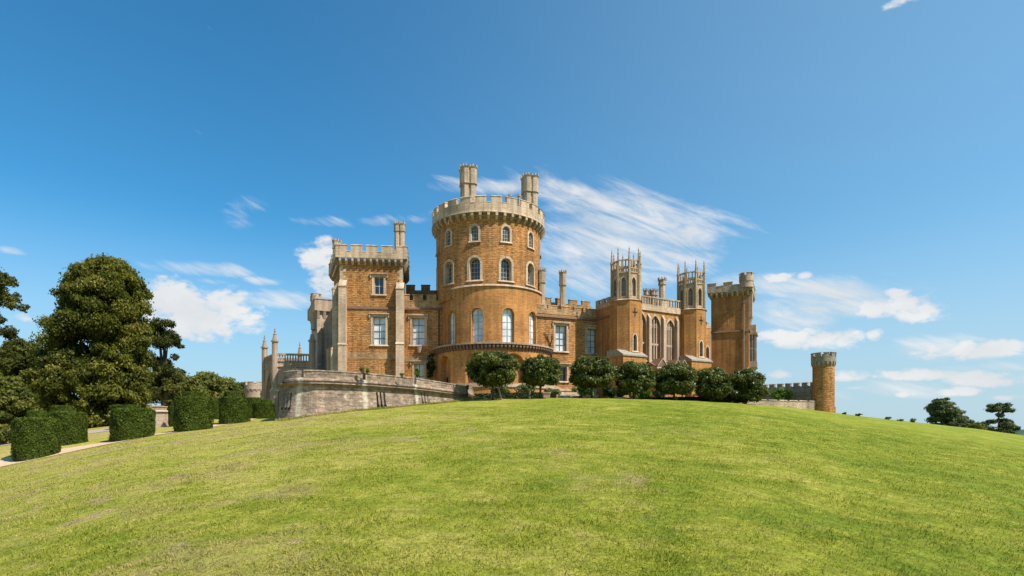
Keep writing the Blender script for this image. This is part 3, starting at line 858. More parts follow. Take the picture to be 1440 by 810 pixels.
mb.block(WC.f, 0, WC.len, zb0 + 1.15, zb0 + 1.36, -.24, .08)
n = int(WC.len / .52)
for k in range(n):
    s = .3 + k * .52; big = k % 5 == 0
    mb.block(WC.f, s - (.16 if big else .08), s + (.16 if big else .08), zb0 + .16, zb0 + 1.15, -.18, .02)
mb.build('balustrade', M['limed'], ch)
p = WC.f(WC.s(935), 0, -.6); chimney(p[0], p[1], zc_top, EYE + 23.2, 1, 1, .5, EYE + 22.1, .5, 'lime', base=1.3)
p = WC.f(WC.s(902.5), 0, -2.2); chimney(p[0], p[1], zc_top, EYE + 24.0, 1, 1, .5, EYE + 22.0, .5, 'lime', base=1.9)
for px in (910, 920): chimney(X(px, 97), 97.0, zc_top, EYE + 23.1, 2, 1, .34, EYE + 22.0, .5, 'limed')
# lean-to roof with gablets below the chapel windows
LT = empty  # (alias unused)
s0, s1 = WC.s(909), WC.s(951)
mb = MB()
mb.block(WC.f, s0, s1, ZB, EYE + 8.9, .3, 2.0, 2)
mb.block(WC.f, s0, s1, EYE + 8.9, EYE + 9.15, .3, 2.3, 1)
mb.block(WC.f, s0, s1, EYE + 9.15, EYE + 10.0, .3, 2.25, 0, d1t=.5)
mb.build('lean_to', [M['tile'], M['pink'], M['iron2']], ch)
for px in (917, 938, 947):
    s = WC.s(px); mb = MB()
    for q in (-1, 1):
        a, b = (s + q * 1.0, EYE + 9.2), (s, EYE + 10.35)
        P = [(a, .25), (b, .25), (b, 2.3), (a, 2.3)]
        up = .16
        mb.face([WC.f(p[0][0], p[0][1] + up, p[1]) for p in P], 0)
        mb.face([WC.f(a[0], a[1], 2.3), WC.f(b[0], b[1], 2.3), WC.f(b[0], b[1] + up, 2.3), WC.f(a[0], a[1] + up, 2.3)], 1)
    mb.face([WC.f(s - 1, EYE + 9.2, 2.2), WC.f(s + 1, EYE + 9.2, 2.2), WC.f(s, EYE + 10.35, 2.2)], 0)
    mb.build('gablet', [M['tile'], M['pink']], ch)

TROT = math.atan2(CN.y, CN.x) - R(5)     # one face looks along this direction
def octagonal_turret(c, z0=ZB):
    body = octa(c, 2.36, TROT + math.pi / 8); mb = MB(); zl = EYE + 18.45
    faces = [Plane(body[(k + 1) % 8], body[k]) for k in range(8)]   # order so that normals look outward
    ops = {}; wins = []
    for k in range(8):
        Wk = Plane(body[k], body[(k + 1) % 8]); l = Wk.len
        o = []
        if k == 7: o = [Op(l / 2 - .3, l / 2 + .3, EYE + 11.2, EYE + 13.6, 'point', .3)]
        wall(mb, Wk, 0, l, z0, zl, o, 0)
        wins += [(Wk, q, 'glass', .2) for q in o]
    mb.face([(*p, zl) for p in body], 0)
    t = mb.build('octagonal_turret', M['iron2'], castle)
    mb = MB(); lan = octa(c, 2.04, TROT + math.pi / 8); zw = EYE + 22.35; lw_ = []
    mb.prism(octa(c, 2.5, TROT + math.pi / 8), zl, zl + .2, 0, taper=octa(c, 2.15, TROT + math.pi / 8), bottom=True)
    for k in range(8):
        Wk = Plane(lan[k], lan[(k + 1) % 8]); l = Wk.len
        o = [Op(l / 2 - .34, l / 2 + .34, EYE + 19.1, EYE + 21.75, 'point', .35)]
        wall(mb, Wk, 0, l, zl + .2, zw, o, 0)
        L = sorted(o[0].samples())
        lw_.append((Wk, o[0]))
    mb.face([(*p, zw) for p in lan], 0)
    ln = mb.build('lantern', M['warm'], t)
    for Wk, o in lw_:
        m2 = MB(); L = sorted(o.samples())
        for a, b in zip(L, L[1:]): m2.face([Wk.f(a, o.zb, -.33), Wk.f(b, o.zb, -.33), Wk.f(b, o.top(b), -.33), Wk.f(a, o.top(a), -.33)])
        band(m2, Wk, o.rim(0), o.rim(.13), -.01, .05, 1)
        m2.build('louvred_opening', [M['grey'], M['lime']], t)
    mb = MB()
    zc = EYE + 23.25
    mb.prism(octa(c, 2.14, TROT + math.pi / 8), zw, zw + .18, 0, bottom=True)
    for k in range(8):
        Wk = Plane(lan[k], lan[(k + 1) % 8]); l = Wk.len
        mb.block(Wk.f, 0, l, zw + .62, zw + .8, -.2, .06)           # pierced band
        for j in range(5): mb.block(Wk.f, l * (j + .5) / 5 - .07, l * (j + .5) / 5 + .07, zw + .18, zw + .62, -.16, .02)
        for j in (1, 2):                                            # open crown of small arches
            cc = l * j / 3; mb.block(Wk.f, cc - .08, cc + .08, zw + .8, zw + 1.95, -.16, .0)
        for j in range(3):
            a0 = l * j / 3 + .06; sub = Op(a0, a0 + l / 3 - .12, zw + 1.0, zw + 1.85, 'point', .2)
            band(mb, Wk, sub.rim(0)[1:-1], sub.rim(.12)[1:-1], -.14, -.02)
    mb.build('crown', M['warm'], t)
    for k in range(8):
        mb = MB(); p = octa(c, 2.08, TROT + math.pi / 8)[k]
        mb.ngon(p, .19, zl + .2, zw + 1.7, 4, 0, TROT + k * math.pi / 4)
        mb.ngon(p, .26, zw + 1.7, zw + 1.85, 4, 0, TROT + k * math.pi / 4, bottom=True)
        mb.ngon(p, .17, zw + 1.85, EYE + 26.1, 4, 0, TROT + k * math.pi / 4, r1=.03)
        for zz in (.9, 1.4): mb.ngon(p, .17 - .05 * zz, zw + 1.9 + zz, zw + 2.02 + zz, 6, 0, 0, bottom=True)
        mb.build('pinnacle', M['warm'], t)
    for Wk, o, pn, fw in wins:
        window(Wk, o, castle, pn, 'lime', .16, .05, 1, 3, 'bar', barw=.05)
        m2 = MB(); zz = EYE + 16.7
        m2.block(Wk.f, o.c - .09, o.c + .09, zz - .62, zz + .62, -.1, .012); m2.block(Wk.f, o.c - .42, o.c + .42, zz - .09, zz + .09, -.1, .014)
        m2.build('cross_slit', M['dark'], castle)
    # projecting base block with a sloping slab top
    W = Plane((c[0] + CN.x * 2.9, c[1] + CN.y * 2.9), (c[0] + CN.x * 2.9 + CD.x, c[1] + CN.y * 2.9 + CD.y))
    mb = MB(); mb.block(W.f, -2.95, 1.25, z0, EYE + 10.3, -3.5, 0); mb.build('base_block', M['iron2'], t)
    mb = MB(); mb.block(W.f, -3.1, 1.4, EYE + 10.3, EYE + 10.5, -3.5, .15); mb.block(W.f, -3.05, 1.35, EYE + 10.5, EYE + 11.3, -3.5, .1, d1t=-1.3); mb.build('slab_top', M['slate'], t)
    return t
octagonal_turret(T1); octagonal_turret(T2)
FP = (31.9, 94.7)
lowp = [T2, FP, (30.2, 97.6), (26.5, 95.4)]
WF = Plane(T2, FP)
fo = [op_px(WF, 992.8, 997, 487, 508, 'point', .3)]
lowr, _ = block_walls(lowp, ZB, EYE + 16.2, {0: fo}, ('iron2', 'lead'), 'low_link')
window(WF, fo[0], castle, 'glass', 'lime', .14, .04, 0, 2, 'bar', barw=.05)
mb = MB(); crenels(mb, WF.f, 2.2, WF.len, EYE + 16.2, EYE + 16.6, EYE + 17.2, .9, .5, .35, d=.05); mb.build('parapet', M['limed'], lowr)

# --- right square tower
A, B = (33.06, 98.0), (38.4, 95.7)
RT = [A, B, (41.4, 102.0), (36.2, 104.3)]
zt, zc, zp, zcb = EYE + 24.2, EYE + 23.55, EYE + 22.5, EYE + 21.8
WT = Plane(A, B)
rt, RTP = block_walls(RT, ZB, zp, None, ('iron_shade', 'lead'))  # darkened ironstone stands for the shade on this tower
RR = ring_f(RT, .55); mb = MB()
for i in range(4):
    W = Plane(RR[i], RR[(i + 1) % 4]); crenels(mb, W.f, 0, W.len, zp, zc, zt, 2.05, 1.4, .45)
mb.build('parapet', M['limed'], rt)
mb = MB()
for i in range(4): corbels(mb, RTP[i].f, .1, RTP[i].len - .1, zcb, zp, .53, .8, .3)
mb.build('corbel_table', M['limed'], rt)
mb = MB(); string_course(mb, WT, -.3, WT.len, EYE + 16.1, .28, .16); string_course(mb, RTP[1], 0, RTP[1].len, EYE + 16.1, .28, .16); mb.build('string_course', M['tile'], rt)
mb = MB(); tc_ = (B[0] - .35, B[1] + .1); TCY = Cyl(tc_, 1.12, 15)
mb.ngon(tc_, 1.05, zc - .6, zc + .4, 24, bottom=True)
crenels(mb, TCY.f, 0, TCY.len, zc + .4, zc + 1.25, zc + 1.8, TCY.len / 7, TCY.len / 7 * .66, .3, seg=28, closed=True)
mb.ngon(tc_, 1.0, zc + .4, zc + .5, 24)
mb.build('corner_turret', M['limed'], rt)
mb = MB(); WRF = RTP[1]
mb.block(WRF.f, .25, 1.7, EYE + 17.2, EYE + 18.3, -.1, .05, d1t=.55); mb.block(WRF.f, .2, 1.75, EYE + 18.3, zp, -.1, .5); mb.build('corbelled_pier', M['pink'], rt)
mb = MB(); s = WT.s(1046); mb.tube([WT.f(s, z, .14) for z in (ZB, EYE + 21.7)], (.09, .09), 8); mb.block(WT.f, s - .2, s + .2, EYE + 20.6, EYE + 20.9, .02, .3); mb.build('drainpipe', M['gpipe'], rt)
mb = MB(); s = WT.s(1024); zz = EYE + 18.4; mb.block(WT.f, s - .1, s + .1, zz - 1.3, zz + 1.3, -.1, .02); mb.block(WT.f, s - .75, s + .75, zz + .3, zz + .5, -.1, .022); mb.block(WT.f, s - .45, s + .45, zz + .9, zz + 1.05, -.1, .024); mb.build('stone_cross', M['iron'], rt)
WO = RTP[1]
mb = MB(); s0, s1 = 1.6, 4.4
mb.block(WO.f, s0, s1, EYE + 9.1, EYE + 10.2, -.1, .05, 0, d1t=1.05)
mb.block(WO.f, s0 - .1, s1 + .1, EYE + 10.2, EYE + 11.2, -.1, 1.15)
for s in (s0, (s0 + s1) / 2 - .1, s1 - .22):
    mb.block(WO.f, s, s + .22, EYE + 11.2, EYE + 15.6, .75, .97)
for d in (-.1, .35): mb.block(WO.f, s0, s0 + .16, EYE + 11.2, EYE + 15.6, d, d + .2)
mb.block(WO.f, s0 + .002, s1 - .002, EYE + 13.2, EYE + 13.4, .0, .95)
mb.block(WO.f, s0 - .12, s1 + .12, EYE + 15.6, EYE + 15.95, -.1, 1.2)
mb.block(WO.f, s0 - .02, s1 + .02, EYE + 15.95, EYE + 17.2, -.1, 1.0)
orl = mb.build('oriel_window', M['pink'], castle)
mb = MB(); mb.block(WO.f, s0 + .06, s1 - .06, EYE + 11.25, EYE + 15.55, -.05, .82); mb.build('pane', M['glass'], orl)

# --- pale rear tower and link wall at far left
NA, NB = (X(446, 104), 104.0), (X(467, 105), 105.0)
nt_, NP_ = block_walls([NA, NB, (X(467, 112), 112.0), (X(438.5, 113), 113.0)], ZB, EYE + 22.6, None, ('pink', 'lead'), 'pale_tower')
RN = ring_f([NA, NB, (X(467, 112), 112.0), (X(438.5, 113), 113.0)], .45)
mb = MB()
for i in range(4):
    W = Plane(RN[i], RN[(i + 1) % 4]); mb.block(W.f, 0, W.len, EYE + 20.9, EYE + 22.9, -.5, 0); mb.block(W.f, -.05, W.len + .05, EYE + 22.9, EYE + 23.1, -.5, .1)
    m_, n_ = NP_[i], int(NP_[i].len / 1.05)
    for k in range(n_ + 1):
        c = .2 + (m_.len - .4) * k / n_; mb.block(m_.f, c - .22, c + .22, EYE + 19.6, EYE + 20.9, -.02, .05, d1t=.43)
mb.build('parapet', M['pink'], nt_)
mb = MB(); tcn = (X(444, 107), 107.0); TN = Cyl(tcn, .95, 15)
mb.ngon(tcn, .85, EYE + 18, EYE + 23.6, 20); crenels(mb, TN.f, 0, TN.len, EYE + 23.2, EYE + 23.9, EYE + 24.6, TN.len / 6, TN.len / 6 * .62, .25, seg=24, closed=True)
mb.build('corner_turret', M['pink'], nt_)
WN = NP_[0]
buttress(WN, 0.0, .75, EYE + 17.8, EYE + 11.2, .55, nt_, 'pink'); buttress(WN, 1.3, 2.6, EYE + 16.8, EYE + 10.6, .7, nt_, 'pink')
lk, _ = block_walls([(-28.35, 94.0), (-27.0, 94.0), (-30.5, 106), (-32.0, 106)], ZB, EYE + 21.2, None, ('limed', 'lead'), 'link_wall')
mb = MB(); Wl = Plane((-32.0, 106), (-28.35, 94.0)); crenels(mb, Wl.f, 0, Wl.len, EYE + 21.2, EYE + 21.6, EYE + 22.2, 1.9, 1.3, .4); mb.build('parapet', M['limed'], lk)

# --- entrance porch
P2, P3, P1 = (X(386.5, 97), 97.0), (X(439, 98), 98.0), (X(372, 103), 103.0)
P4 = (P1[0] + P3[0] - P2[0], P1[1] + P3[1] - P2[1])
WP = Plane(P2, P3)
zpo = EYE + 11.2
po = [Op(WP.s(400), WP.s(431), ZB, EYE + 10.0, 'point', 2.0)]
W13 = Plane(P1, P2); po2 = [Op(W13.len * .2, W13.len * .8, ZB, EYE + 9.6, 'point', 2.0)]
pr, PP = block_walls([P2, P3, P4, P1], ZB, zpo, {0: po, 3: po2}, ('pink', 'lead'), 'entrance_porch')
mb = MB()
for W in (WP, W13, Plane(P4, P1)):
    mb.block(W.f, 0, W.len, zpo, zpo + .2, -.4, .15); mb.block(W.f, 0, W.len, zpo + 1.05, zpo + 1.35, -.35, .12)
    n = int(W.len / .42)
    for k in range(n): s = .3 + k * .42; mb.block(W.f, s - .085, s + .085, zpo + .2, zpo + 1.05, -.25, .0)
    string_course(mb, W, 0, W.len, zpo - .75, .25, .2)
mb.build('balustrade', M['pink'], pr)
mb = MB(); 
for W, o in ((WP, po[0]), (W13, po2[0])): band(mb, W, o.rim(0), o.rim(.3), -.05, .12)
mb.build('arch_moulding', M['pink'], pr)
mb = MB()
for W, o in ((WP, po[0]), (W13, po2[0])):
    L = sorted(o.samples())
    for a, b in zip(L, L[1:]): mb.face([W.f(a, o.zb, -1.9), W.f(b, o.zb, -1.9), W.f(b, o.top(b), -1.9), W.f(a, o.top(a), -1.9)])
mb.build('arch_shadow_wall', M['grey'], pr)
def pinnacle(p, z0, zcap, ztip, r, parent, mat='pink'):
    mb = MB()
    mb.ngon(p, r * 1.5, z0, z0 + (zcap - z0) * .42, 8, 0, .3); mb.ngon(p, r * 1.8, z0 + (zcap - z0) * .42, z0 + (zcap - z0) * .47, 8, 0, .3, r1=r * 1.1, bottom=True)
    mb.ngon(p, r, z0 + (zcap - z0) * .47, zcap, 8, 0, .3); mb.ngon(p, r * 1.35, zcap, zcap + .2, 8, 0, .3, bottom=True)
    h = ztip - zcap
    mb.ngon(p, r * .95, zcap + .2, zcap + h * .5, 8, 0, .3, r1=r * .5)
    for a, b, q, w in ((.5, .54, .62, .62), (.54, .7, .3, .16), (.7, .74, .4, .4), (.74, .86, .2, .12), (.86, .89, .28, .28), (.89, 1, .12, .02)):
        mb.ngon(p, r * q, zcap + h * a, zcap + h * b, 8, 0, .3, r1=r * w, bottom=True)
    return mb.build('pinnacle', M[mat], parent)
pinnacle(P2, ZB, EYE + 14.4, EYE + 16.8, .46, pr); pinnacle(P1, ZB, EYE + 14.2, EYE + 16.6, .46, pr)
pinnacle(P3, ZB, EYE + 14.6, EYE + 16.8, .5, pr); pinnacle(P4, ZB, EYE + 13.0, EYE + 15.6, .4, pr)

# --- climbing plants on the castle are added with the vegetation

# ------------------------------------------------------------------ bastion wall in front
BP = [(-21.2, 68.0), (-20.3, 59.0), (-19.5, 52.5), (-18.95, 49.3), (-18.4, 47.5), (-17.7, 46.4), (-16.6, 45.75), (-15.3, 45.75), (-14.0, 46.4), (-12.7, 47.4), (-10.8, 49.6), (-8.75, 52.7), (-6.9, 57.0), (-5.05, 62.3), (-4.4, 66.0), (-4.6, 71)]
def catmull(P, n=14):
    out = []
    for i in range(len(P) - 1):
        p0, p1, p2, p3 = (Vector(P[max(0, min(len(P) - 1, i + k))]) for k in (-1, 0, 1, 2))
        for k in range(n):
            t = k / n
            out.append(.5 * ((2 * p1) + (p2 - p0) * t + (2 * p0 - 5 * p1 + 4 * p2 - p3) * t * t + (3 * p1 - p0 - 3 * p2 + p3) * t ** 3))
    return out + [Vector(P[-1])]
class Curve:
    def __init__(s, P, batter, zref):
        s.p = catmull(P); s.l = [0]
        for a, b in zip(s.p, s.p[1:]): s.l.append(s.l[-1] + (b - a).length)
        s.len = s.l[-1]; s.step = .45; s.b = batter; s.zr = zref
    def f(s, t, z, d):
        i = int(np.clip(np.searchsorted(s.l, t) - 1, 0, len(s.p) - 2))
        a, b = s.p[i], s.p[i + 1]; u = (t - s.l[i]) / (s.l[i + 1] - s.l[i])
        j = lambda k: (s.p[min(k + 1, len(s.p) - 1)] - s.p[max(k - 1, 0)]).normalized()
        tg = (j(i) * (1 - u) + j(i + 1) * u).normalized()
        n = Vector((tg.y, -tg.x))
        q = a * (1 - u) + b * u + n * (d + max(0, s.zr - z) * s.b)
        return (q.x, q.y, z)
    def s(s_, px):
        c = [p.x / p.y * F + HX for p in s_.p]; k0 = min(range(len(c)), key=lambda k: c[k])
        for k in range(k0, len(c) - 1):
            if c[k] <= px <= c[k + 1]: return s_.l[k] + (s_.l[k + 1] - s_.l[k]) * (px - c[k]) / (c[k + 1] - c[k])
        return s_.len
zroll = EYE + 3.85
BC = Curve(BP, .16, zroll)
ztb = EYE + 4.63
bops = []
def slit(px, y0, y1):
    s = BC.s(px); Y = BC.f(s, 0, 0)[1] - .2
    bops.append(Op(s - .085, s + .085, Z(y1, Y), Z(y0, Y), 'flat', .4))
for px, y0, y1 in ((404, 553, 575), (408, 552, 575), (412, 551, 575), (528.5, 551, 571), (533.5, 551, 571), (538.5, 551, 571), (591.5, 551.5, 567), (595.5, 552, 567), (599.5, 552.5, 567.5)): slit(px, y0, y1)
notch = [BC.s(422.5), BC.s(512), BC.s(584), BC.s(645.5)]
nw = [.26, .15, .17, .2]
mat_b = bastion_mat([notch[0], notch[1], notch[2]])
mb = MB(); wall(mb, BC, 0, BC.len, .8, zroll - .1, bops)
bast = mb.build('terrace_wall', mat_b)
tag(bast, 'curved battered terrace wall of grey rubble stone in front of the square tower', 'terrace wall')
mb = MB()
n = 90
for z0, z1, d0, d1 in ((zroll - .1, zroll - .05, .08, .13), (zroll - .05, zroll + .05, .13, .13), (zroll + .05, zroll + .17, .12, .02)):
    mb.block(BC.f, 0, BC.len, z0, z1, -.3, d0, 0, n, d1t=d1)
mb.build('roll_moulding', mat_b, bast)
mb = MB(); edges = [0] + [x for q, w_ in zip(notch, nw) for x in (q - w_, q + w_)] + [BC.len]
mb.block(BC.f, 0, BC.len, zroll + .17, ztb - .58, -.5, 0, 0, n)
for a, b in zip(edges[0::2], edges[1::2]):
    mb.block(BC.f, a, b, ztb - .579, ztb - .1, -.5, 0, 0, max(1, int((b - a) / .5))); mb.block(BC.f, a, b, ztb - .1, ztb, -.55, .05, 0, max(1, int((b - a) / .5)), d1t=-.02)
mb.build('parapet', mat_b, bast)
mb = MB()
for q in bops:
    a, z1, z0 = q.c, q.zt, q.zb
    mb.face([BC.f(q.s0, z0, -.14), BC.f(q.s1, z0, -.14), BC.f(q.s1, z1, -.14), BC.f(q.s0, z1, -.14)])  # near-black pane gives each slit its inner shade
    mb.ngon(BC.f(q.c, q.zb, .0)[:2], .13, q.zb - .05, q.zb + .14, 8, 0)
o = mb.build('slit_shade', M['dark'], bast)
# terrace behind the wall
mb = MB(); P = [(BC.f(s, 0, -.4)[0], BC.f(s, 0, -.4)[1]) for s in np.linspace(0, BC.len, 60)]
mb.face([(*p, zroll - .3) for p in P]); o = mb.build('terrace_floor', M['drive']); tag(o, 'paved terrace behind the curved rubble wall', 'terrace', kind='structure')

# ------------------------------------------------------------------ right hand walls and turrets
def round_turret(name, c, r, z0, zhead, ztop, label, mats=('iron', 'grey'), nmer=9):
    t = empty(name, (c[0], c[1], z0 + .4)); tag(t, label, 'turret')
    W = Cyl(c, r, 7.5); mb = MB()
    wall(mb, W, -H * r, H * r, z0, zhead, ())
    mb.ngon(c, r + .12, z0 - .2, z0 + .75, 48); mb.build('shaft', M[mats[0]], t)
    mb = MB(); hr = r + .18; HW = Cyl(c, hr, 7.5)
    zc_ = ztop - (ztop - zhead) * .42
    crenels(mb, HW.f, 0, HW.len, zhead + .3, zc_, ztop, HW.len / nmer, HW.len / nmer * .68, .3, seg=nmer * 6, closed=True, cap=.08)
    mb.ngon(c, hr - .1, zhead, zhead + .35, 40)
    mb.build('battlement', M[mats[1]], t)
    mb = MB(); corbels(mb, W.f, 0, W.len, zhead - .25, zhead + .3, .17, W.len / 18, .2, closed=True); mb.build('corbels', M[mats[1]], t)
    return t
rtc = (X(1158, 79), 79.0)
round_turret('round_turret', rtc, 1.33, Z(577, 79) - .3, Z(513, 79), Z(496.5, 79), 'slender round ironstone turret with grey battlements at the end of the low wall')
frc = (X(361, 130), 130.0)
round_turret('round_turret', frc, 2.4, Z(575, 130), Z(550, 130), Z(537.5, 130), 'far pale stone turret with battlements beyond the clipped hedges and porch', ('pink', 'pink'), 8)
def cren_wall(name, pts_, z0, zc_, zm, pitch, mer, mat, label, th=.5, mould=None):
    t = empty(name, (*pts_[0], z0)); tag(t, label, 'wall')
    mb = MB(); mw = MB()
    for a, b in zip(pts_, pts_[1:]):
        W = Plane(a, b); mb.block(W.f, 0, W.len, z0, zc_ - .35, -th, 0, 0, 1)
        if mould: mb.block(W.f, -.02, W.len + .02, mould - .12, mould + .12, -.1, .12)
        crenels(mw, W.f, 0, W.len, zc_ - .349, zc_, zm, pitch, mer, th, cap=.1)
    mb.build('wall_body', M[mat], t); mw.build('battlement', M[mat], t)
    return t
cren_wall('battlemented_wall', [(X(1060, 88), 88.0), (X(1147, 82), 82.0)], 2.5, Z(544.5, 84), Z(538.2, 84), 1.12, .72, 'grey', 'tall grey battlemented wall running back from the slender round turret', .6, Z(555, 84))
cren_wall('battlemented_wall', [(X(1036, 73), 73.0), (X(1149, 78.6), 78.6)], 2.5, Z(565.2, 76), Z(562.3, 76), 1.75, 1.35, 'limed', 'low pale battlemented wall along the lawn at the foot of the round turret')

# pedestal by the drive
pc_ = (X(224, 53), 53.0); zg = tz(*pc_)
ped = empty('pedestal', (*pc_, zg)); tag(ped, 'pale square stone pedestal with a low wall beside the drive', 'pedestal')
def sqr(c, hx, hy, a=.15): return [(c[0] + u * hx * math.cos(a) - v * hy * math.sin(a), c[1] + u * hx * math.sin(a) + v * hy * math.cos(a)) for u, v in ((-1, -1), (1, -1), (1, 1), (-1, 1))]
mb = MB(); mb.prism(sqr(pc_, .62, .62), zg - .3, zg + 1.35, 0, taper=sqr(pc_, .54, .54)); mb.prism(sqr(pc_, .66, .66), zg + 1.35, zg + 1.5, 0, taper=sqr(pc_, .5, .5), bottom=True); mb.build('pier_base', M['pink'], ped)
mb = MB(); mb.prism(sqr(pc_, .44, .44), zg + 1.5, Z(572.5, 53), 0); mb.prism(sqr(pc_, .5, .5), Z(572.5, 53), Z(571, 53), 0, bottom=True); mb.build('pier_top', M['limed'], ped)
lwc = (X(238, 54), 54.0); mb = MB(); mb.prism(sqr(lwc, .8, .25), zg - .4, Z(591.5, 54), 0); mb.build('side_wall', M['pink'], ped)

# ------------------------------------------------------------------ vegetation
def leaf_arrays(P, Nn, L, W, droop=0.0, rs=None):
    rs = rs or rng
    n = len(P)
    Nn = Nn / np.maximum(np.linalg.norm(Nn, axis=1, keepdims=True), 1e-6)
    r = rs.normal(size=(n, 3)); r[:, 2] -= droop
    t1 = r - Nn * (r * Nn).sum(1, keepdims=True); t1 /= np.maximum(np.linalg.norm(t1, axis=1, keepdims=True), 1e-6)
    t2 = np.cross(Nn, t1)
    L = np.broadcast_to(np.asarray(L, float), (n,))[:, None]; W = np.broadcast_to(np.asarray(W, float), (n,))[:, None]
    v = np.stack([P + t1 * L, P + t2 * W, P - t1 * L, P - t2 * W], 1).reshape(-1, 3)
    return v
def leaf_mesh(name, v, tint, mat):
    n4 = len(v); n = n4 // 4
    me = bpy.data.meshes.new(name)
    me.vertices.add(n4); me.vertices.foreach_set('co', v.astype(np.float32).ravel())
    me.loops.add(n4); me.loops.foreach_set('vertex_index', np.arange(n4, dtype=np.int32))
    me.polygons.add(n); me.polygons.foreach_set('loop_start', np.arange(0, n4, 4, dtype=np.int32))
    try: me.polygons.foreach_set('loop_total', np.full(n, 4, dtype=np.int32))
    except Exception: pass
    a = me.attributes.new('tint', 'FLOAT', 'POINT'); a.data.foreach_set('value', np.repeat(np.clip(tint, 0, 1), 4).astype(np.float32))
    me.materials.append(mat); me.update(calc_edges=True); me.validate()
    return me
def leaf_obj(name, v, tint, mat, parent=None):
    o = bpy.data.objects.new(name, leaf_mesh(name, v, tint, mat)); COL.objects.link(o)
    if parent is not None: o.parent = parent
    return o
def unit(n): 
    d = rng.normal(size=(n, 3)); return d / np.linalg.norm(d, axis=1, keepdims=True)
def lobes_to_leaves(lobes, per, leaf, asp=.55, droop=.6, shell=.55, out=.75, flat=.0):
    """lobes: (x,y,z,rx,ry,rz,tint). leaves fill each lobe's outer shell"""
    Ps, Ns, T = [], [], []
    for (x, y, z, a, b, c, tn) in lobes:
        n = int(per * (a * b + b * c + a * c) / 3)
        d = unit(n); rr = shell + (1 - shell) * rng.random((n, 1)) ** .6
        rr *= 1 + .22 * rng.normal(size=(n, 1))
        Ps.append(d * rr * [a, b, c] + [x, y, z]); nn = d * out + unit(n) * .75; nn[:, 2] += flat; Ns.append(nn)
        T.append(tn + .2 * rng.normal(size=n) + .12 * d[:, 2])
    P = np.concatenate(Ps); Nn = np.concatenate(Ns); T = np.concatenate(T)
    s = leaf * (.7 + .6 * rng.random(len(P)))
    return leaf_arrays(P, Nn, s, s * asp, droop), T

def trunk(root, pts_, rad, limbs=(), mat='bark', name='trunk'):
    mb = MB(); mb.tube(pts_, rad, 10)
    o = mb.build(name, M[mat], None, True); o.parent = root
    for L, r_ in limbs:
        m2 = MB(); m2.tube(L, r_, 7); q = m2.build('limb', M[mat], None, True); q.parent = o
    return o

def profile_tree(name, label, px, Y, prof, base_y, mat, nl, lobe, leaf, per, seed, cat='tree', squash=.55, inner=.35, trunk_r=.5, tint=.45, group=None, droop=.9, depth=1.0, limbs=8, gap=0.0, flat=.3, boughs=0):
    """prof: list of (row, left column, right column) of the crown seen from the lawn; becomes a solid of revolution with its real size"""
    global rng
    rng = np.random.default_rng(seed)
    k = Y / F
    x0, zg_ = X(px, Y), tz(X(px, Y), Y)
    root = empty(name, (x0, Y, zg_)); tag(root, label, cat, group)
    rows = sorted(prof, key=lambda p: -p[0])
    hh = np.array([Z(p[0], Y) - zg_ for p in rows]); cx = np.array([X((p[1] + p[2]) / 2, Y) - x0 for p in rows]); rad = np.array([(p[2] - p[1]) / 2 * k for p in rows]) * math.cos(math.atan((px - HX) / F))
    lob = []
    w = np.maximum(rad, .3); cdf = np.cumsum(w); 
    lo, hi = hh[0], hh[-1]
    for i in range(nl):
        while True:
            h = lo + (hi - lo) * rng.random()
            if rng.random() < (np.interp(h, hh, rad) / rad.max()) ** .7 + .08: break
        r = np.interp(h, hh, rad); c = np.interp(h, hh, cx)
        a = 2 * math.pi * rng.random()
        sz = lobe * (.65 + .7 * rng.random()) * (.6 + .4 * min(1, r / (rad.max() * .6)))
        q = max(0, r - sz * .85) * (1 if rng.random() > inner else rng.random() ** .5)
        q += abs(rng.normal()) * sz * .3
        if gap and rng.random() < gap: continue
        lob.append((c + q * math.sin(a), q * math.cos(a) * depth, h - sz * .15, sz, sz, sz * squash, tint + .24 * rng.normal()))
    if boughs:            # drooping boughs: strings of leaf clumps with gaps of shade between them
        lob = lob[::6]
        while len(lob) < nl:
            h = lo + (hi - lo) * rng.random() ** .9
            r = np.interp(h, hh, rad)
            if rng.random() > (r / rad.max()) ** .6 + .1: continue
            a = 2 * math.pi * rng.random(); L_ = max(r * 1.04, .5); dz = .16 + .1 * rng.random(); tb = tint + .2 * rng.normal(); wob = rng.normal() * .12
            for j in range(boughs):
                u = .35 + .68 * (j + rng.random()) / boughs
                sz = lobe * (1.15 - .6 * u) * (.7 + .5 * rng.random()); aa = a + wob * (u - .3) + .10 * rng.normal()
                c = np.interp(h, hh, cx); q = u * L_
                lob.append((c + q * math.sin(aa), q * math.cos(aa) * depth, max(.5, h + L_ * (.12 - dz * u * u * 1.6) + .2 * rng.normal()), sz, sz, sz * squash, tb + .12 * rng.normal() + .15 * (u - .6)))
    v, t = lobes_to_leaves(lob, per, leaf, .5, droop, flat=flat)
    leaf_obj('crown', v, t, M[mat], root)
    top = hi * .8
    L = []
    for i in range(limbs):
        q = lob[(i * 7) % len(lob)]; h0 = lo + .2 * (q[2] - lo) if q[2] > lo else lo * .8
        h0 = max(.8, min(h0, q[2] * .7))
        p0 = Vector((np.interp(h0, hh, cx) * .4, 0, h0)); p1 = Vector(q[:3])
        L.append(([p0, p0.lerp(p1, .5) + Vector((0, 0, .5)), p1], (trunk_r * .38, trunk_r * .25, trunk_r * .08)))
    trunk(root, [(0, 0, -.3), (0, 0, .5), (.05, 0, top * .35), (np.interp(top, hh, cx) * .6, 0, top * .7), (np.interp(top, hh, cx), 0, top)], (trunk_r * 1.35, trunk_r, trunk_r * .8, trunk_r * .45, trunk_r * .12), L)
    return root

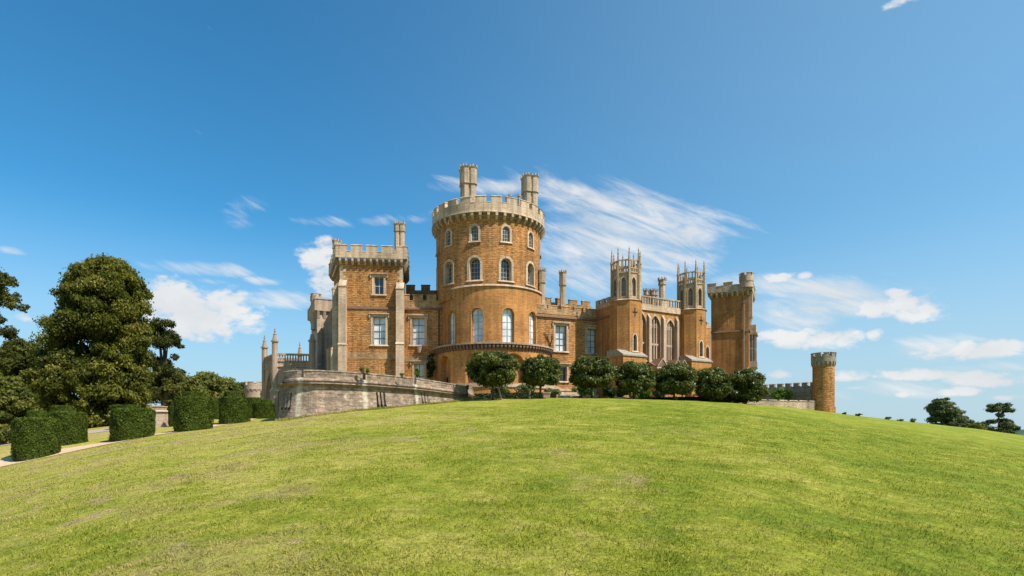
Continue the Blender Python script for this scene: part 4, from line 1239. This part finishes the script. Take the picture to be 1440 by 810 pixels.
profile_tree('beech_tree', 'huge broad beech tree with drooping boughs behind the clipped hedges, tallest on the left', 138, 66,
   [(369,138,170),(376,114,188),(388,98,202),(402,92,208),(416,84,210),(432,82,216),(450,70,219),(465,66,214),(478,46,217),(500,44,212),(530,40,214),(560,44,210),(585,56,206),(604,76,196)],
   605, 'beech', 900, .95, .165, 620, 11, trunk_r=.7, squash=.8, droop=1.8, inner=.25, flat=.15, boughs=8)
profile_tree('beech_tree', 'dark spreading tree with a bare dark trunk just right of the huge beech', 231, 84,
   [(450,212,238),(462,203,250),(485,202,262),(500,206,264),(515,204,256),(530,208,254),(548,206,250),(566,212,246)],
   590, 'darkleaf', 170, .8, .17, 560, 12, trunk_r=.5, tint=.4, limbs=14, gap=.2, droop=1.2, squash=.8, flat=.1, boughs=6)
profile_tree('broadleaf_tree', 'tall loose tree cut by the left edge of the photo', -32, 52,
   [(372,-70,0),(385,-84,18),(405,-95,36),(430,-98,42),(455,-96,32),(475,-92,38),(492,-90,28),(520,-80,14),(560,-70,0)],
   600, 'darkleaf', 190, .7, .13, 800, 13, trunk_r=.5, tint=.5, gap=.15, squash=.75, boughs=6)
profile_tree('broadleaf_tree', 'mid green tree between the left edge tree and the huge beech', 30, 74,
   [(478,18,46),(490,0,64),(510,-14,76),(540,-20,84),(570,-20,84),(598,-10,70)], 610, 'midleaf', 150, .9, .17, 620, 14, trunk_r=.35, tint=.35)
profile_tree('laurel_bush', 'light green spreading bush at the far left beside the drive', 8, 50,
   [(532,-10,26),(545,-32,44),(565,-48,54),(590,-54,56),(612,-50,48),(622,-40,30)], 622, 'midleaf', 60, .75, .16, 620, 15, 'bush', trunk_r=.15, tint=.6)
profile_tree('laurel_bush', 'low pale bush at the very edge of the drive, front left', 6, 46.8,
   [(598,-2,14),(606,-10,20),(616,-14,22),(622,-12,16)], 622, 'midleaf', 26, .42, .11, 900, 16, 'bush', trunk_r=.08, tint=.6)
for i, (px, Y, yt, hw, lab, mt) in enumerate([(262,118,531,24,'leftmost rounded tree of the background row, beside the dark bare-trunked tree','midleaf'), (293,126,527,24,'tallest rounded tree in the middle of the background row behind the hedges','midleaf'),
        (318,132,534,20,'yellowish tree right of the tallest in the background row','midleaf'), (338,140,541,15,'small dark tree beside the far pale turret','darkleaf'), (248,140,520,12,'slim tree peeping out right of the dark bare-trunked tree','darkleaf')]):
    profile_tree('background_tree', lab, px, Y, [(yt,px-hw*.4,px+hw*.4),(yt+5,px-hw*.75,px+hw*.75),(yt+15,px-hw,px+hw),(yt+30,px-hw,px+hw),(yt+42,px-hw*.8,px+hw*.8)], 585, mt, 40, 1.5, .36, 170, 20 + i, trunk_r=.35, group='trees in the background row', tint=.55, limbs=4)
profile_tree('garden_tree', 'thin-leaved tree behind the stone pedestal', 245, 70, [(545,232,258),(555,226,264),(570,228,262),(582,234,256)], 597, 'darkleaf', 22, .8, .2, 200, 27, trunk_r=.18, tint=.5, limbs=6)
# trees beyond the crest at right
profile_tree('pine_tree', 'broad rounded pine beyond the crest of the lawn at right', 1333, 150,
   [(560,1316,1330),(566,1309,1338),(575,1307,1346),(582,1308,1358),(590,1306,1362),(600,1302,1364),(607,1304,1360)], 612, 'pine', 80, 1.3, .33, 230, 31, trunk_r=.4, squash=.45, tint=.45, droop=.2)
def layered_pine(px, Y, label):
    global rng; rng = np.random.default_rng(33)
    x0 = X(px, Y); z0_ = tz(x0, Y); root = empty('pine_tree', (x0, Y, z0_)); tag(root, label, 'tree')
    k = Y / F; lob = []
    for (dx, y, w, h) in ((-4,571,9,4),(5,570,9,4),(-10,576,8,4),(10,577,9,4),(2,575,10,5),(-1,584,7,3.5),(-8,593,8,3),(-16,596,8,3),(8,592,9,3.5),(14,594,8,3.5),(3,598,12,5),(15,602,9,4.5),(-14,603,11,4),(-2,606,14,5),(12,609,11,5),(-20,601,6,3)):
        for j in range(3): lob.append((dx * k + rng.normal() * .3, rng.normal() * w * k * .6, Z(y, Y) - z0_ + rng.normal() * .1, w * k * .55, w * k * .5, h * k * .8, .45 + .15 * rng.normal()))
    v, t = lobes_to_leaves(lob, 300, .3, .4, 0, flat=.3); leaf_obj('crown', v, t, M['pine'], root)
    trunk(root, [(.3, 0, -.5), (.3, 0, 3), (.1, 0, 6), (.0, 0, Z(570, Y) - z0_)], (.3, .26, .2, .08), [([(.2, 0, Z(602, Y) - z0_), (-1.5, 0, Z(600, Y) - z0_), (-2.8, 0, Z(596, Y) - z0_)], (.12, .09, .04)), ([(.2, 0, Z(600, Y) - z0_), (1.4, 0, Z(597, Y) - z0_), (2.4, 0, Z(594, Y) - z0_)], (.12, .09, .04))])
layered_pine(1404, 145, 'ragged layered pine with gaps between its branches at the far right')
profile_tree('gorse_bush', 'pale low bush between the two pines beyond the crest', 1372, 140, [(596,1366,1378),(600,1362,1384),(606,1360,1386)], 610, 'midleaf', 16, .9, .25, 260, 34, 'bush', trunk_r=.1, tint=.75)
WEEDS = []
for i, (px, yt, w, lab) in enumerate([(1187, 579, 4, 'nearest weed tuft right of the round turret'), (1208, 580, 6, 'largest dark weed tuft on the crest right of the round turret'), (1249, 585, 5, 'thin weed tuft midway along the right crest'), (1266, 588.5, 5, 'low flat weed tuft on the right crest'), (1283, 586.5, 5, 'spiky weed tuft nearest the broad pine')]):
    WEEDS.append((px, yt, w, lab))

# clipped lollipop trees in front of the castle
CLIP = [(693,60,657,729,494,542,'largest clipped round tree, nearest the end of the terrace wall'),(760,62.5,731,789,502,542,'second clipped round tree in the row, in front of the round tower'),
 (832,64,800,865,502,545,'clipped round tree in front of the two-window wing'),(891,65,863,921,510,553,'clipped round tree in front of the first octagonal turret'),
 (948,66,920,979,512,554,'clipped round tree in front of the tall chapel windows'),(1000,67,974,1028,518,560,'clipped round tree in front of the second octagonal turret'),(1048,68.5,1022,1076,519,566,'last clipped round tree in the row, by the low pale wall')]
for i, (px, Y, l, r_, yt, yb, lab) in enumerate(CLIP):
    rng = np.random.default_rng(60 + i)
    x0 = X((l + r_) / 2, Y); zg_ = tz(x0, Y); k = Y / F
    root = empty('clipped_tree', (x0, Y, zg_)); tag(root, lab, 'clipped tree', 'row of clipped round trees')
    a = (r_ - l) / 2 * k * 1.0; c = (yb - yt) / 2 * k; zc_ = (Z(yt, Y) + Z(yb, Y)) / 2 - zg_
    lob = []
    for j in range(150):
        d = unit(1)[0]; q = .8 + .06 * rng.normal()
        ex = abs(d[2]) ** .85 if d[2] > 0 else -abs(d[2]) ** .5
        s = .34 + .18 * rng.random()
        lob.append((d[0] * a * q, d[1] * a * q, zc_ + ex * c * q, s * 1.1, s * 1.1, s * .85, .42 + .2 * rng.normal()))
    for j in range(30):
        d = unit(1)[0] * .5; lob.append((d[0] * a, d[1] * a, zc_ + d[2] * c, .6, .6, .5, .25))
    v, t = lobes_to_leaves(lob, 900, .115, .62, .2, shell=.5, out=.9, flat=.2)
    leaf_obj('crown', v, t, M['holly'], root)
    dx = X(px, Y) - x0
    L = [([(dx, 0, zc_ - c * .9), (dx + .6 * q, .2 * q, zc_ - c * .3), (dx + 1.1 * q, .4 * q, zc_ + c * .2)], (.09, .06, .03)) for q in (-1, 1)]
    trunk(root, [(dx + .03, 0, -.2), (dx, 0, .5), (dx - .02, .03, zc_ - c * .7), (dx * .5, 0, zc_ + c * .3)], (.17, .12, .11, .05), L)
    if i == 0:
        m2 = MB(); m2.tube([(.95, .2, -.2), (.75, .2, .6), (.3, .1, zc_ - c * .6)], (.13, .1, .07), 8); q = m2.build('leaning_stem', M['limed'], None, True); q.parent = root

# clipped yew drums on the left
def hedge_mesh():
    global rng; rng = np.random.default_rng(90)
    n = 15000
    th = rng.random(n) * 2 * math.pi; u = rng.random(n)
    top = u > .76
    h = np.where(top, 1.0, rng.random(n)); rr = np.where(top, np.sqrt(rng.random(n)), 1.0)
    prof = np.where(h > .94, 1 - (h - .94) ** 2 * 18, 1) * np.where(h < .12, .9 + .83 * h, 1)
    rr = np.where(top, rr * .93, prof)
    lump = 1 + .035 * np.sin(3 * th + 4 * h) + .03 * np.sin(7 * th - 9 * h) + .02 * np.sin(13 * th + 17 * h)
    jit = rng.normal(size=n) * .022 - np.abs(rng.normal(size=n)) * .02
    x = (rr * lump + np.where(top, 0, jit)) * np.sin(th); y = (rr * lump + np.where(top, 0, jit)) * np.cos(th)
    z = h * 2 + np.where(top, jit * 1.2 + .03 * np.sin(5 * th) * rr, 0) - np.where(top, (rr ** 8) * .06, 0)
    P = np.stack([x, y, z], 1)
    Nn = np.where(top[:, None], [[0, 0, 1.0]], np.stack([np.sin(th), np.cos(th), 0 * th], 1)) + unit(n) * .75
    s = .042 * (.6 + .8 * rng.random(n))
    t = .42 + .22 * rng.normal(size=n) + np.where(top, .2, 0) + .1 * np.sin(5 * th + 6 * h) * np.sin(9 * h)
    v = leaf_arrays(P, Nn, s, s * .5, .2)
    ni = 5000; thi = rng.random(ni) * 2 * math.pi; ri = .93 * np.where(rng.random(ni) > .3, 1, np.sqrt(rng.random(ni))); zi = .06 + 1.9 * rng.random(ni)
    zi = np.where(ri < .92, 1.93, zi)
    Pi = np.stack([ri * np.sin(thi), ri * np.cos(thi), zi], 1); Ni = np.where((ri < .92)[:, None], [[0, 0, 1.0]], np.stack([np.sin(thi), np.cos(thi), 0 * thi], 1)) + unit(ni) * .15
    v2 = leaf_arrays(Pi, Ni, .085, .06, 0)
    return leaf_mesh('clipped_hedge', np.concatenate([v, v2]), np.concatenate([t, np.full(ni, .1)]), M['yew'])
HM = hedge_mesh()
HEDGES = [(52,68,588.5,651,36.4,'nearest large clipped yew drum at the left edge of the lawn'),
 (187,62,575,624,40.4,'broad clipped yew drum standing alone where the path narrows, third from the front'),
 (272,54,558,608,43.6,'tallest clipped yew drum beside the path, in front of the background trees'),
 (330,43,558.5,599.5,50.5,'clipped yew drum midway between the tallest drum and the terrace wall'),
 (371.5,32,566.5,592,57,'smallest clipped yew drum against the end of the terrace wall'),
 (96,54,579.5,631,41.0,'wide clipped yew drum directly behind the nearest one'),
 (178,40,569.5,None,56,'yew drum of which only the top shows above the broad lone drum'),
 (248,22,571,None,52,'narrow dark yew drum half hidden left of the tallest drum'),
 (272,33,551,None,66,'yew drum whose top rises above the tallest drum'),
 (306,26,562,None,60,'shaded yew drum in the gap right of the tallest drum'),
 (328,24,550.5,None,72,'yew drum whose top rises above the midway drum'),
 (357,20,559,None,70,'yew drum below the far pale turret'),
 (373,18,562,None,80,'farthest yew drum at the foot of the porch'),
 (52,30,577.5,None,50,'low yew drum showing left above the nearest drum'),
 (88,34,570.5,None,56,'tall yew drum showing above the wide second drum')]
for i, (px, w, yt, yb, Y, lab) in enumerate(HEDGES):
    x0 = X(px, Y); zg_ = tz(x0, Y)
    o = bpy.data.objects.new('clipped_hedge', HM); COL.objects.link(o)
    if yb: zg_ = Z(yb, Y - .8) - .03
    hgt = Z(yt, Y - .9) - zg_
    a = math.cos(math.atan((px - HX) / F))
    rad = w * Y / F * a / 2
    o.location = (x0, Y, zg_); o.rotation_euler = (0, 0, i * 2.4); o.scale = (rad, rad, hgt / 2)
    tag(o, lab, 'hedge', 'clipped yew drums along the path')

# ivy, shrubs and small plants
def patch(name, label, cat, c, ext, n, leaf, mat, tint, group=None, base=None, seed=1, lob=14, sq=.8):
    global rng; rng = np.random.default_rng(seed)
    root = empty(name, c if base is None else (c[0], c[1], base)); tag(root, label, cat, group)
    L = []
    for j in range(lob):
        d = unit(1)[0] * rng.random() ** .33
        s = min(ext) * (.35 + .3 * rng.random())
        L.append((d[0] * ext[0] * .8, d[1] * ext[1] * .8, d[2] * ext[2] * .8 + (c[2] - root.location.z), s, s, s * sq, tint + .18 * rng.normal()))
    tot = sum((a * b + b * cc + a * cc) / 3 for _, _, _, a, b, cc, _ in L)
    v, t = lobes_to_leaves(L, n / tot, leaf, .6, .4); leaf_obj('foliage', v, t, M[mat], root)
    mb = MB()
    h = c[2] - root.location.z
    for q in (-1, 0, 1): mb.tube([(q * .08, 0, -.1), (q * ext[0] * .25, 0, max(h * .6, .15)), (q * ext[0] * .5, 0, h + ext[2] * .2)], (.035, .025, .012), 5)
    o = mb.build('stems', M['twig'], None, True); o.parent = root
    return root
patch('climbing_plant', 'dark ivy climbing the wall in the corner beside the round tower', 'ivy', (X(606, 86.3), 86.3, (Z(490, 86.3) + Z(542, 86.3)) / 2), (.62, .4, 2.75), 3000, .13, 'ivy', .35, base=4.2, seed=71, lob=26)
patch('climbing_plant', 'bright green creeper in front of the door of the left wing', 'creeper', (X(586, 86), 86.0, (Z(514, 86) + Z(533, 86)) / 2), (.4, .3, 1.2), 900, .12, 'bright', .5, base=4.2, seed=72)
zb_ = ztb
for i, (px, ww, hh_, lab) in enumerate([(503, .34, .32, 'larger weed growing on top of the terrace wall left of its second notch'), (509.5, .22, .3, 'small bright weed in the second notch of the terrace wall'), (557, .3, .16, 'flat weed on the terrace wall below the right buttress'), (648, .3, .5, 'trailing plant at the right end of the terrace wall')]):
    s = BC.s(px); p = BC.f(s, 0, -.2)
    patch('wall_plant', lab, 'weeds', (p[0], p[1], zb_ + hh_ * .5 - (.5 if px == 648 else 0)), (ww, .2, hh_ * .7), 350, .06, 'bright' if px != 503 else 'shrub', .45, 'weeds on the terrace wall', base=zb_ - .1 - (.9 if px == 648 else 0), seed=80 + i, lob=7)
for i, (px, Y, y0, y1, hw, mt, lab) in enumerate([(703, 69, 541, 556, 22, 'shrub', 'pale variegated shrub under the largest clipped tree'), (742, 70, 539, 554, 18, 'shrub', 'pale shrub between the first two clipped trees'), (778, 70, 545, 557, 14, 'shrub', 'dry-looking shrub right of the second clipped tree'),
        (822, 71, 541, 556, 18, 'bright', 'bright green shrub left of the wing-front clipped tree trunk'), (855, 72, 543, 558, 14, 'ivy', 'dark shrub in shade between the third and fourth clipped trees'), (905, 73, 545, 560, 12, 'bright', 'bright green shrub by the trunk before the first octagonal turret'), (983, 75, 552, 562, 10, 'bright', 'low green shrub behind the red car'), (876, 74, 544, 558, 14, 'ivy', 'added dark shrub filling the shade behind the fourth clipped tree'), (927, 76, 546, 560, 13, 'ivy', 'added dark shrub filling the shade behind the fifth clipped tree, by the silver car'), (1035, 76, 550, 564, 16, 'ivy', 'added dark shrub filling the shade between the last two clipped trees'),  # last three dark shrubs are added to fill shaded gaps
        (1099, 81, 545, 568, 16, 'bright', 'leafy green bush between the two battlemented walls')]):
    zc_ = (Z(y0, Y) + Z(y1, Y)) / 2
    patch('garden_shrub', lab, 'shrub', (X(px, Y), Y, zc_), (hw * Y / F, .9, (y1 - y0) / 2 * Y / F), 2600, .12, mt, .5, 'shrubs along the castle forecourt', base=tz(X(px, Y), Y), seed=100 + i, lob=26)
for i, (px, yt, w, lab) in enumerate(WEEDS):
    Y = float(np.interp(math.atan((px - HX) / F), _ph, _ro)) * math.cos(math.atan((px - HX) / F)) - .6
    x0 = X(px, Y); zg_ = tz(x0, Y); top_ = max(Z(yt, Y) - zg_, .35)
    patch('weed_tuft', lab, 'weeds', (x0, Y, zg_ + top_ * .4), (w * Y / F * .95, .4, top_ * .45), 600, .06, 'midleaf', .35, 'weed tufts on the crest', base=zg_, seed=140 + i, lob=12)
# low hedge behind the clipped trees; its dark leaves also stand for shade there
def box_hedge(x0, x1, y, h, label, seed):
    global rng; rng = np.random.default_rng(seed)
    n = int((x1 - x0) * 900); P = np.stack([x0 + (x1 - x0) * rng.random(n), y + rng.normal(size=n) * .03 - .35, rng.random(n) * h], 1)
    top = rng.random(n) < .35; P[top, 1] = y + (rng.random(top.sum()) - .5) * .7; P[top, 2] = h + rng.normal(size=top.sum()) * .04
    bk = (rng.random(n) < .25) & ~top; P[bk, 1] = y + .35
    P[:, 2] += terrain(P[:, 0], P[:, 1])
    Nn = np.where(top[:, None], [[0, 0, 1.0]], [[0, -1.0, 0]]) + unit(n) * .6
    o = leaf_obj('box_hedge', leaf_arrays(P, Nn, .09, .055), .3 + .2 * rng.normal(size=n), M['ivy']); tag(o, label, 'hedge')
box_hedge(X(662, 67), X(782, 67), 67.5, .95, 'low dark hedge filling the shade behind the first two clipped tree trunks', 5)
box_hedge(X(783, 69), X(1036, 69), 69.0, .62, 'added low dark hedge filling the shaded strip along the parked cars behind the last five clipped trees', 6)
# bare vine on the right wing
s = WR.s(768); mbv = MB()
bw = lambda ds, y: WR.f(s + ds, WR.z(768, y), .12)
mbv.tube([bw(1.0, 535), bw(.85, 500), bw(.7, 488), bw(.3, 478), bw(-.2, 470), bw(-.5, 468)], (.09, .08, .08, .07, .06, .03), 6)
mbv.tube([bw(.6, 486), bw(.95, 476), bw(.9, 468)], (.07, .06, .04), 6); mbv.tube([bw(.3, 478), bw(.2, 472), bw(.5, 468)], (.06, .05, .03), 6)
o = mbv.build('climbing_vine', M['twig'], None, True); tag(o, 'bare dark vine stem on the wing wall right of the round tower', 'vine')

# ------------------------------------------------------------------ parked cars, planters
def car_paint(name, c):
    m, nt, b = new_mat(name); b.inputs['Base Color'].default_value = (*c, 1); b.inputs['Roughness'].default_value = .25; b.inputs['Specular IOR Level'].default_value = .5
    b.inputs['Coat Weight'].default_value = .6
    return m
M['tyre'] = plain('tyre_rubber', (.02, .02, .02), .8); M['rim'] = plain('wheel_rim', (.35, .35, .36), .35, .5)
M['lamp'] = plain('lamp_lens', (.6, .6, .58), .1, .6)
def make_car(x, y, rz, paint, label):
    root = empty('parked_car', (x, y, tz(x, y)), rz); tag(root, label, 'car', 'cars parked on the castle forecourt')
    prof = [(-2.1, .38), (-2.12, .75), (-1.95, .92), (-1.05, 1.0), (-.45, 1.40), (.2, 1.47), (1.0, 1.43), (1.75, 1.02), (2.05, .95), (2.1, .5), (2.0, .36)]
    mb = MB()
    def yw(z): return .86 if z < 1.02 else .86 - (z - 1.02) * .42
    for sgn in (-1, 1):
        mb.face([(a, sgn * yw(z), z) for a, z in (prof[::-1] if sgn > 0 else prof)])
    for (a, b_) in zip(prof, prof[1:] + prof[:1]):
        mb.face([(a[0], -yw(a[1]), a[1]), (b_[0], -yw(b_[1]), b_[1]), (b_[0], yw(b_[1]), b_[1]), (a[0], yw(a[1]), a[1])])
    o = mb.build('body', paint); o.parent = root
    bv = o.modifiers.new('b', 'BEVEL'); bv.width = .05; bv.segments = 2
    for nm, P in (('windscreen', [(-1.0, -.78, 1.02), (-1.0, .78, 1.02), (-.47, .66, 1.385), (-.47, -.66, 1.385)]), ('rear_window', [(1.72, -.76, 1.04), (1.72, .76, 1.04), (1.03, .66, 1.41), (1.03, -.66, 1.41)])):
        mb = MB(); dx = -.03 if nm == 'windscreen' else .03
        mb.face([(a + dx, b_, c + .02) for a, b_, c in P]); q = mb.build(nm, M['glass']); q.parent = root
    for sgn in (-1, 1):
        mb = MB(); P = [(-.95, 1.04), (-.42, 1.36), (.95, 1.36), (1.55, 1.06)]
        mb.face([(a, sgn * (yw(z) + .012), z) for a, z in P]); q = mb.build('side_window', M['glass']); q.parent = root
        for wx in (-1.35, 1.3):
            mb = MB(); ring = lambda r_, yy, n=20: [(wx + r_ * math.cos(2 * math.pi * k / n), yy, .32 + r_ * math.sin(2 * math.pi * k / n)) for k in range(n)]
            a, b_ = ring(.32, sgn * .68), ring(.32, sgn * .88)
            for k in range(20): mb.face([a[k], a[(k + 1) % 20], b_[(k + 1) % 20], b_[k]])
            mb.face(a); mb.face(b_); q = mb.build('wheel', M['tyre']); q.parent = root
            mb = MB(); mb.face(ring(.2, sgn * .885)); mb.build('rim', M['rim']).parent = q
        mb = MB(); mb.face([(-2.135, sgn * .55, .72), (-2.135, sgn * .82, .72), (-2.06, sgn * .82, .86), (-2.06, sgn * .55, .86)]); q = mb.build('headlight', M['lamp']); q.parent = root
    return root
for px, Y, rz, c, lab in [(811, 71.5, 1.5, (.62, .66, .64), 'white car with its roof showing below the bright green shrub'), (793, 71, 1.6, (.04, .045, .05), 'dark car at the foot of the wing, left of the white car'),
        (870, 73.5, 1.5, (.03, .035, .04), 'black car in the shade between the third and fourth clipped trees'), (940, 73, 1.7, (.50, .54, .60), 'silver car behind the chapel-front clipped tree'), (974, 73.5, .35, (.50, .03, .03), 'red car between the chapel-front tree and the next'),
        (1017, 75, 1.4, (.45, .47, .48), 'grey car behind the sixth clipped tree'), (915, 74, 1.6, (.03, .03, .035), 'black car left of the silver car')]:
    make_car(X(px, Y), Y, rz, car_paint('car_paint', c), lab)
for nm, px, Y, y0, y1, hw, lab, mt in (('stone_planter', 768, 66.5, 552, 560, 5, 'square stone planter by the second clipped tree trunk', 'limed'), ('stone_planter', 890, 67.5, 556, 562, 4, 'small stone planter by the fourth clipped tree trunk', 'limed'), ('stone_bollard', 663, 64.5, 557, 563, 2, 'short pale stone bollard at the right end of the terrace wall', 'pink'), ('garden_urn', 744.5, 66, 550.5, 557, 1.8, 'small white urn on the dark hedge line between the first two clipped trees', 'lime')):
    k = Y / F; c = (X(px, Y), Y); zt_ = Z(y0, Y); z0_ = tz(*c) - .1; mb = MB(); r = hw * k
    if nm == 'garden_urn':
        mb.ngon(c, r * .8, z0_, zt_ - .5, 12); mb.ngon(c, r * .4, zt_ - .5, zt_ - .35, 12); mb.ngon(c, r * .5, zt_ - .35, zt_ - .08, 16, r1=r); mb.ngon(c, r * 1.1, zt_ - .08, zt_, 16, bottom=True)
    elif nm == 'stone_planter':
        mb.prism(sqr(c, r * .85, r * .85), z0_, zt_ - .12, 0, taper=sqr(c, r, r)); mb.prism(sqr(c, r * 1.12, r * 1.12), zt_ - .12, zt_, 0, bottom=True)
    else:
        mb.ngon(c, r, z0_, zt_ - .1, 12, r1=r * .85); mb.ngon(c, r * .85, zt_ - .1, zt_, 12, r1=r * .4)
    o = mb.build(nm, M[mt]); tag(o, lab, nm.split('_')[1])

# ------------------------------------------------------------------ far wooded hill
mb = MB(); n = 60
P = []
for i in range(n + 1):
    px = 1150 + 900 * i / n; Y = 1100
    yt = 604.5 + 1.5 * math.sin(i * .7) + 1.0 * math.sin(i * 2.1) - (2 if px > 1430 else 0)
    P.append((X(px, Y), Z(yt, Y)))
for (a, za), (b, zb) in zip(P, P[1:]):
    mb.face([(a, 1000, -40), (b, 1000, -40), (b, 1100, zb), (a, 1100, za)]); mb.face([(a, 1100, za), (b, 1100, zb), (b, 1500, -40), (a, 1500, -40)])
M['hillwood'] = plain('distant_woodland', (.045, .075, .055), .95, .05, .4, .05)
o = mb.build('hills', M['hillwood'], None, True); tag(o, 'dark wooded hill on the far horizon at right', 'hill', kind='structure')

# ------------------------------------------------------------------ grass blades on the near lawn
def blade_mat():
    m, nt, b = new_mat('grass_blades')
    c, fine, vf = grass_colour(nt)
    t = N(nt, 'ShaderNodeAttribute', attribute_name='tint').outputs['Fac']
    c = mixc(nt, 1, c, ramp(nt, t, [(0, (.84, .92, .7)), (.5, (1.04, 1.08, .9)), (.85, (1.4, 1.25, 1.5)), (1, (1.7, 1.45, 2.6))]), 'MULTIPLY')
    nt.links.new(c, b.inputs['Base Color']); b.inputs['Roughness'].default_value = .6; b.inputs['Specular IOR Level'].default_value = .15
    tr = N(nt, 'ShaderNodeBsdfTranslucent', {'Color': c})
    ms = N(nt, 'ShaderNodeMixShader', {0: .4, 1: b.outputs[0], 2: tr.outputs[0]})
    nt.links.new(ms.outputs[0], nt.nodes['Material Output'].inputs[0])
    return m
M['grassblade'] = blade_mat()
rng = np.random.default_rng(4)
def grass(n, r0, r1, h, wd, pw):
    r = r0 + (r1 - r0) * rng.random(n) ** pw; ph = R(-46) + R(92) * rng.random(n)
    x = r * np.sin(ph); y = r * np.cos(ph)
    # clumps: denser, taller tufts
    cl = np.sin(x * 2.1 + 1.7 * np.sin(y * 1.3)) * np.sin(y * 1.9 + 1.3 * np.sin(x * 1.1 + 2)) + .6 * np.sin(x * 5.3 + y * 3.1) * np.sin(y * 6.1 - x * 2.2)
    ro_ = np.interp(ph, _ph, _ro)
    keep = (rng.random(n) < .68 + .25 * cl) & (r < ro_ * .992)
    x, y, r, cl = x[keep], y[keep], r[keep], cl[keep]; n = len(x)
    z = terrain(x, y)
    fade = np.clip((78 - r) / 40, .15, 1)
    hh = h * (.5 + .8 * rng.random(n)) * (1 + .3 * cl) * fade
    ww = wd * (.7 + .6 * rng.random(n)) * (.7 + r / 11)
    a = rng.random(n) * 2 * math.pi; lean = .25 + rng.random(n) * 1.15
    b = np.stack([x, y, z - .005], 1); tdir = np.stack([np.cos(a), np.sin(a), 0 * a], 1); sd = np.stack([-np.sin(a), np.cos(a), 0 * a], 1)
    tip = b + tdir * (hh * np.sin(lean))[:, None]; tip[:, 2] += hh * np.cos(lean)
    mid = b + tdir * (hh * np.sin(lean) * .35)[:, None]; mid[:, 2] += hh * np.cos(lean) * .6
    v = np.stack([b, mid + sd * ww[:, None], tip, mid - sd * ww[:, None]], 1).reshape(-1, 3)
    patchy = np.sin(x * .55 + 2 * np.sin(y * .31)) * np.sin(y * .43 + 1.5 * np.sin(x * .27 + 1))
    t = .48 - .06 * cl + .08 * patchy + .22 * rng.normal(size=n)
    t = np.where(rng.random(n) < .06, .95, t)
    return v, t
V1, T1_ = grass(620000, 4.5, 76, .046, .0042, 1.25)
def edge_grass(n):
    L0 = BC.s(402); ss = L0 + (BC.s(654) - L0) * rng.random(n); P = np.array([BC.f(q, 1.9, .05 + .3 * rng.random() ** 2) for q in ss])
    P[:, 2] = terrain(P[:, 0], P[:, 1]) - .01
    hh = .07 + .2 * rng.random(n) ** 3; a = rng.random(n) * 6.283; w_ = .012 + .012 * rng.random(n)
    tip = P + np.stack([np.cos(a) * hh * .35, np.sin(a) * hh * .35, hh], 1); mid = (P + tip) / 2; sd = np.stack([-np.sin(a), np.cos(a), 0 * a], 1) * w_[:, None]
    return np.stack([P, mid + sd, tip, mid - sd], 1).reshape(-1, 3), .5 + .25 * rng.normal(size=n)
V2, T2_ = edge_grass(9000)
leaf = leaf_obj('grass', np.concatenate([V1, V2]), np.concatenate([T1_, T2_]), M['grassblade'])
tag(leaf, 'short tufted grass blades covering the near lawn', 'grass', kind='stuff')
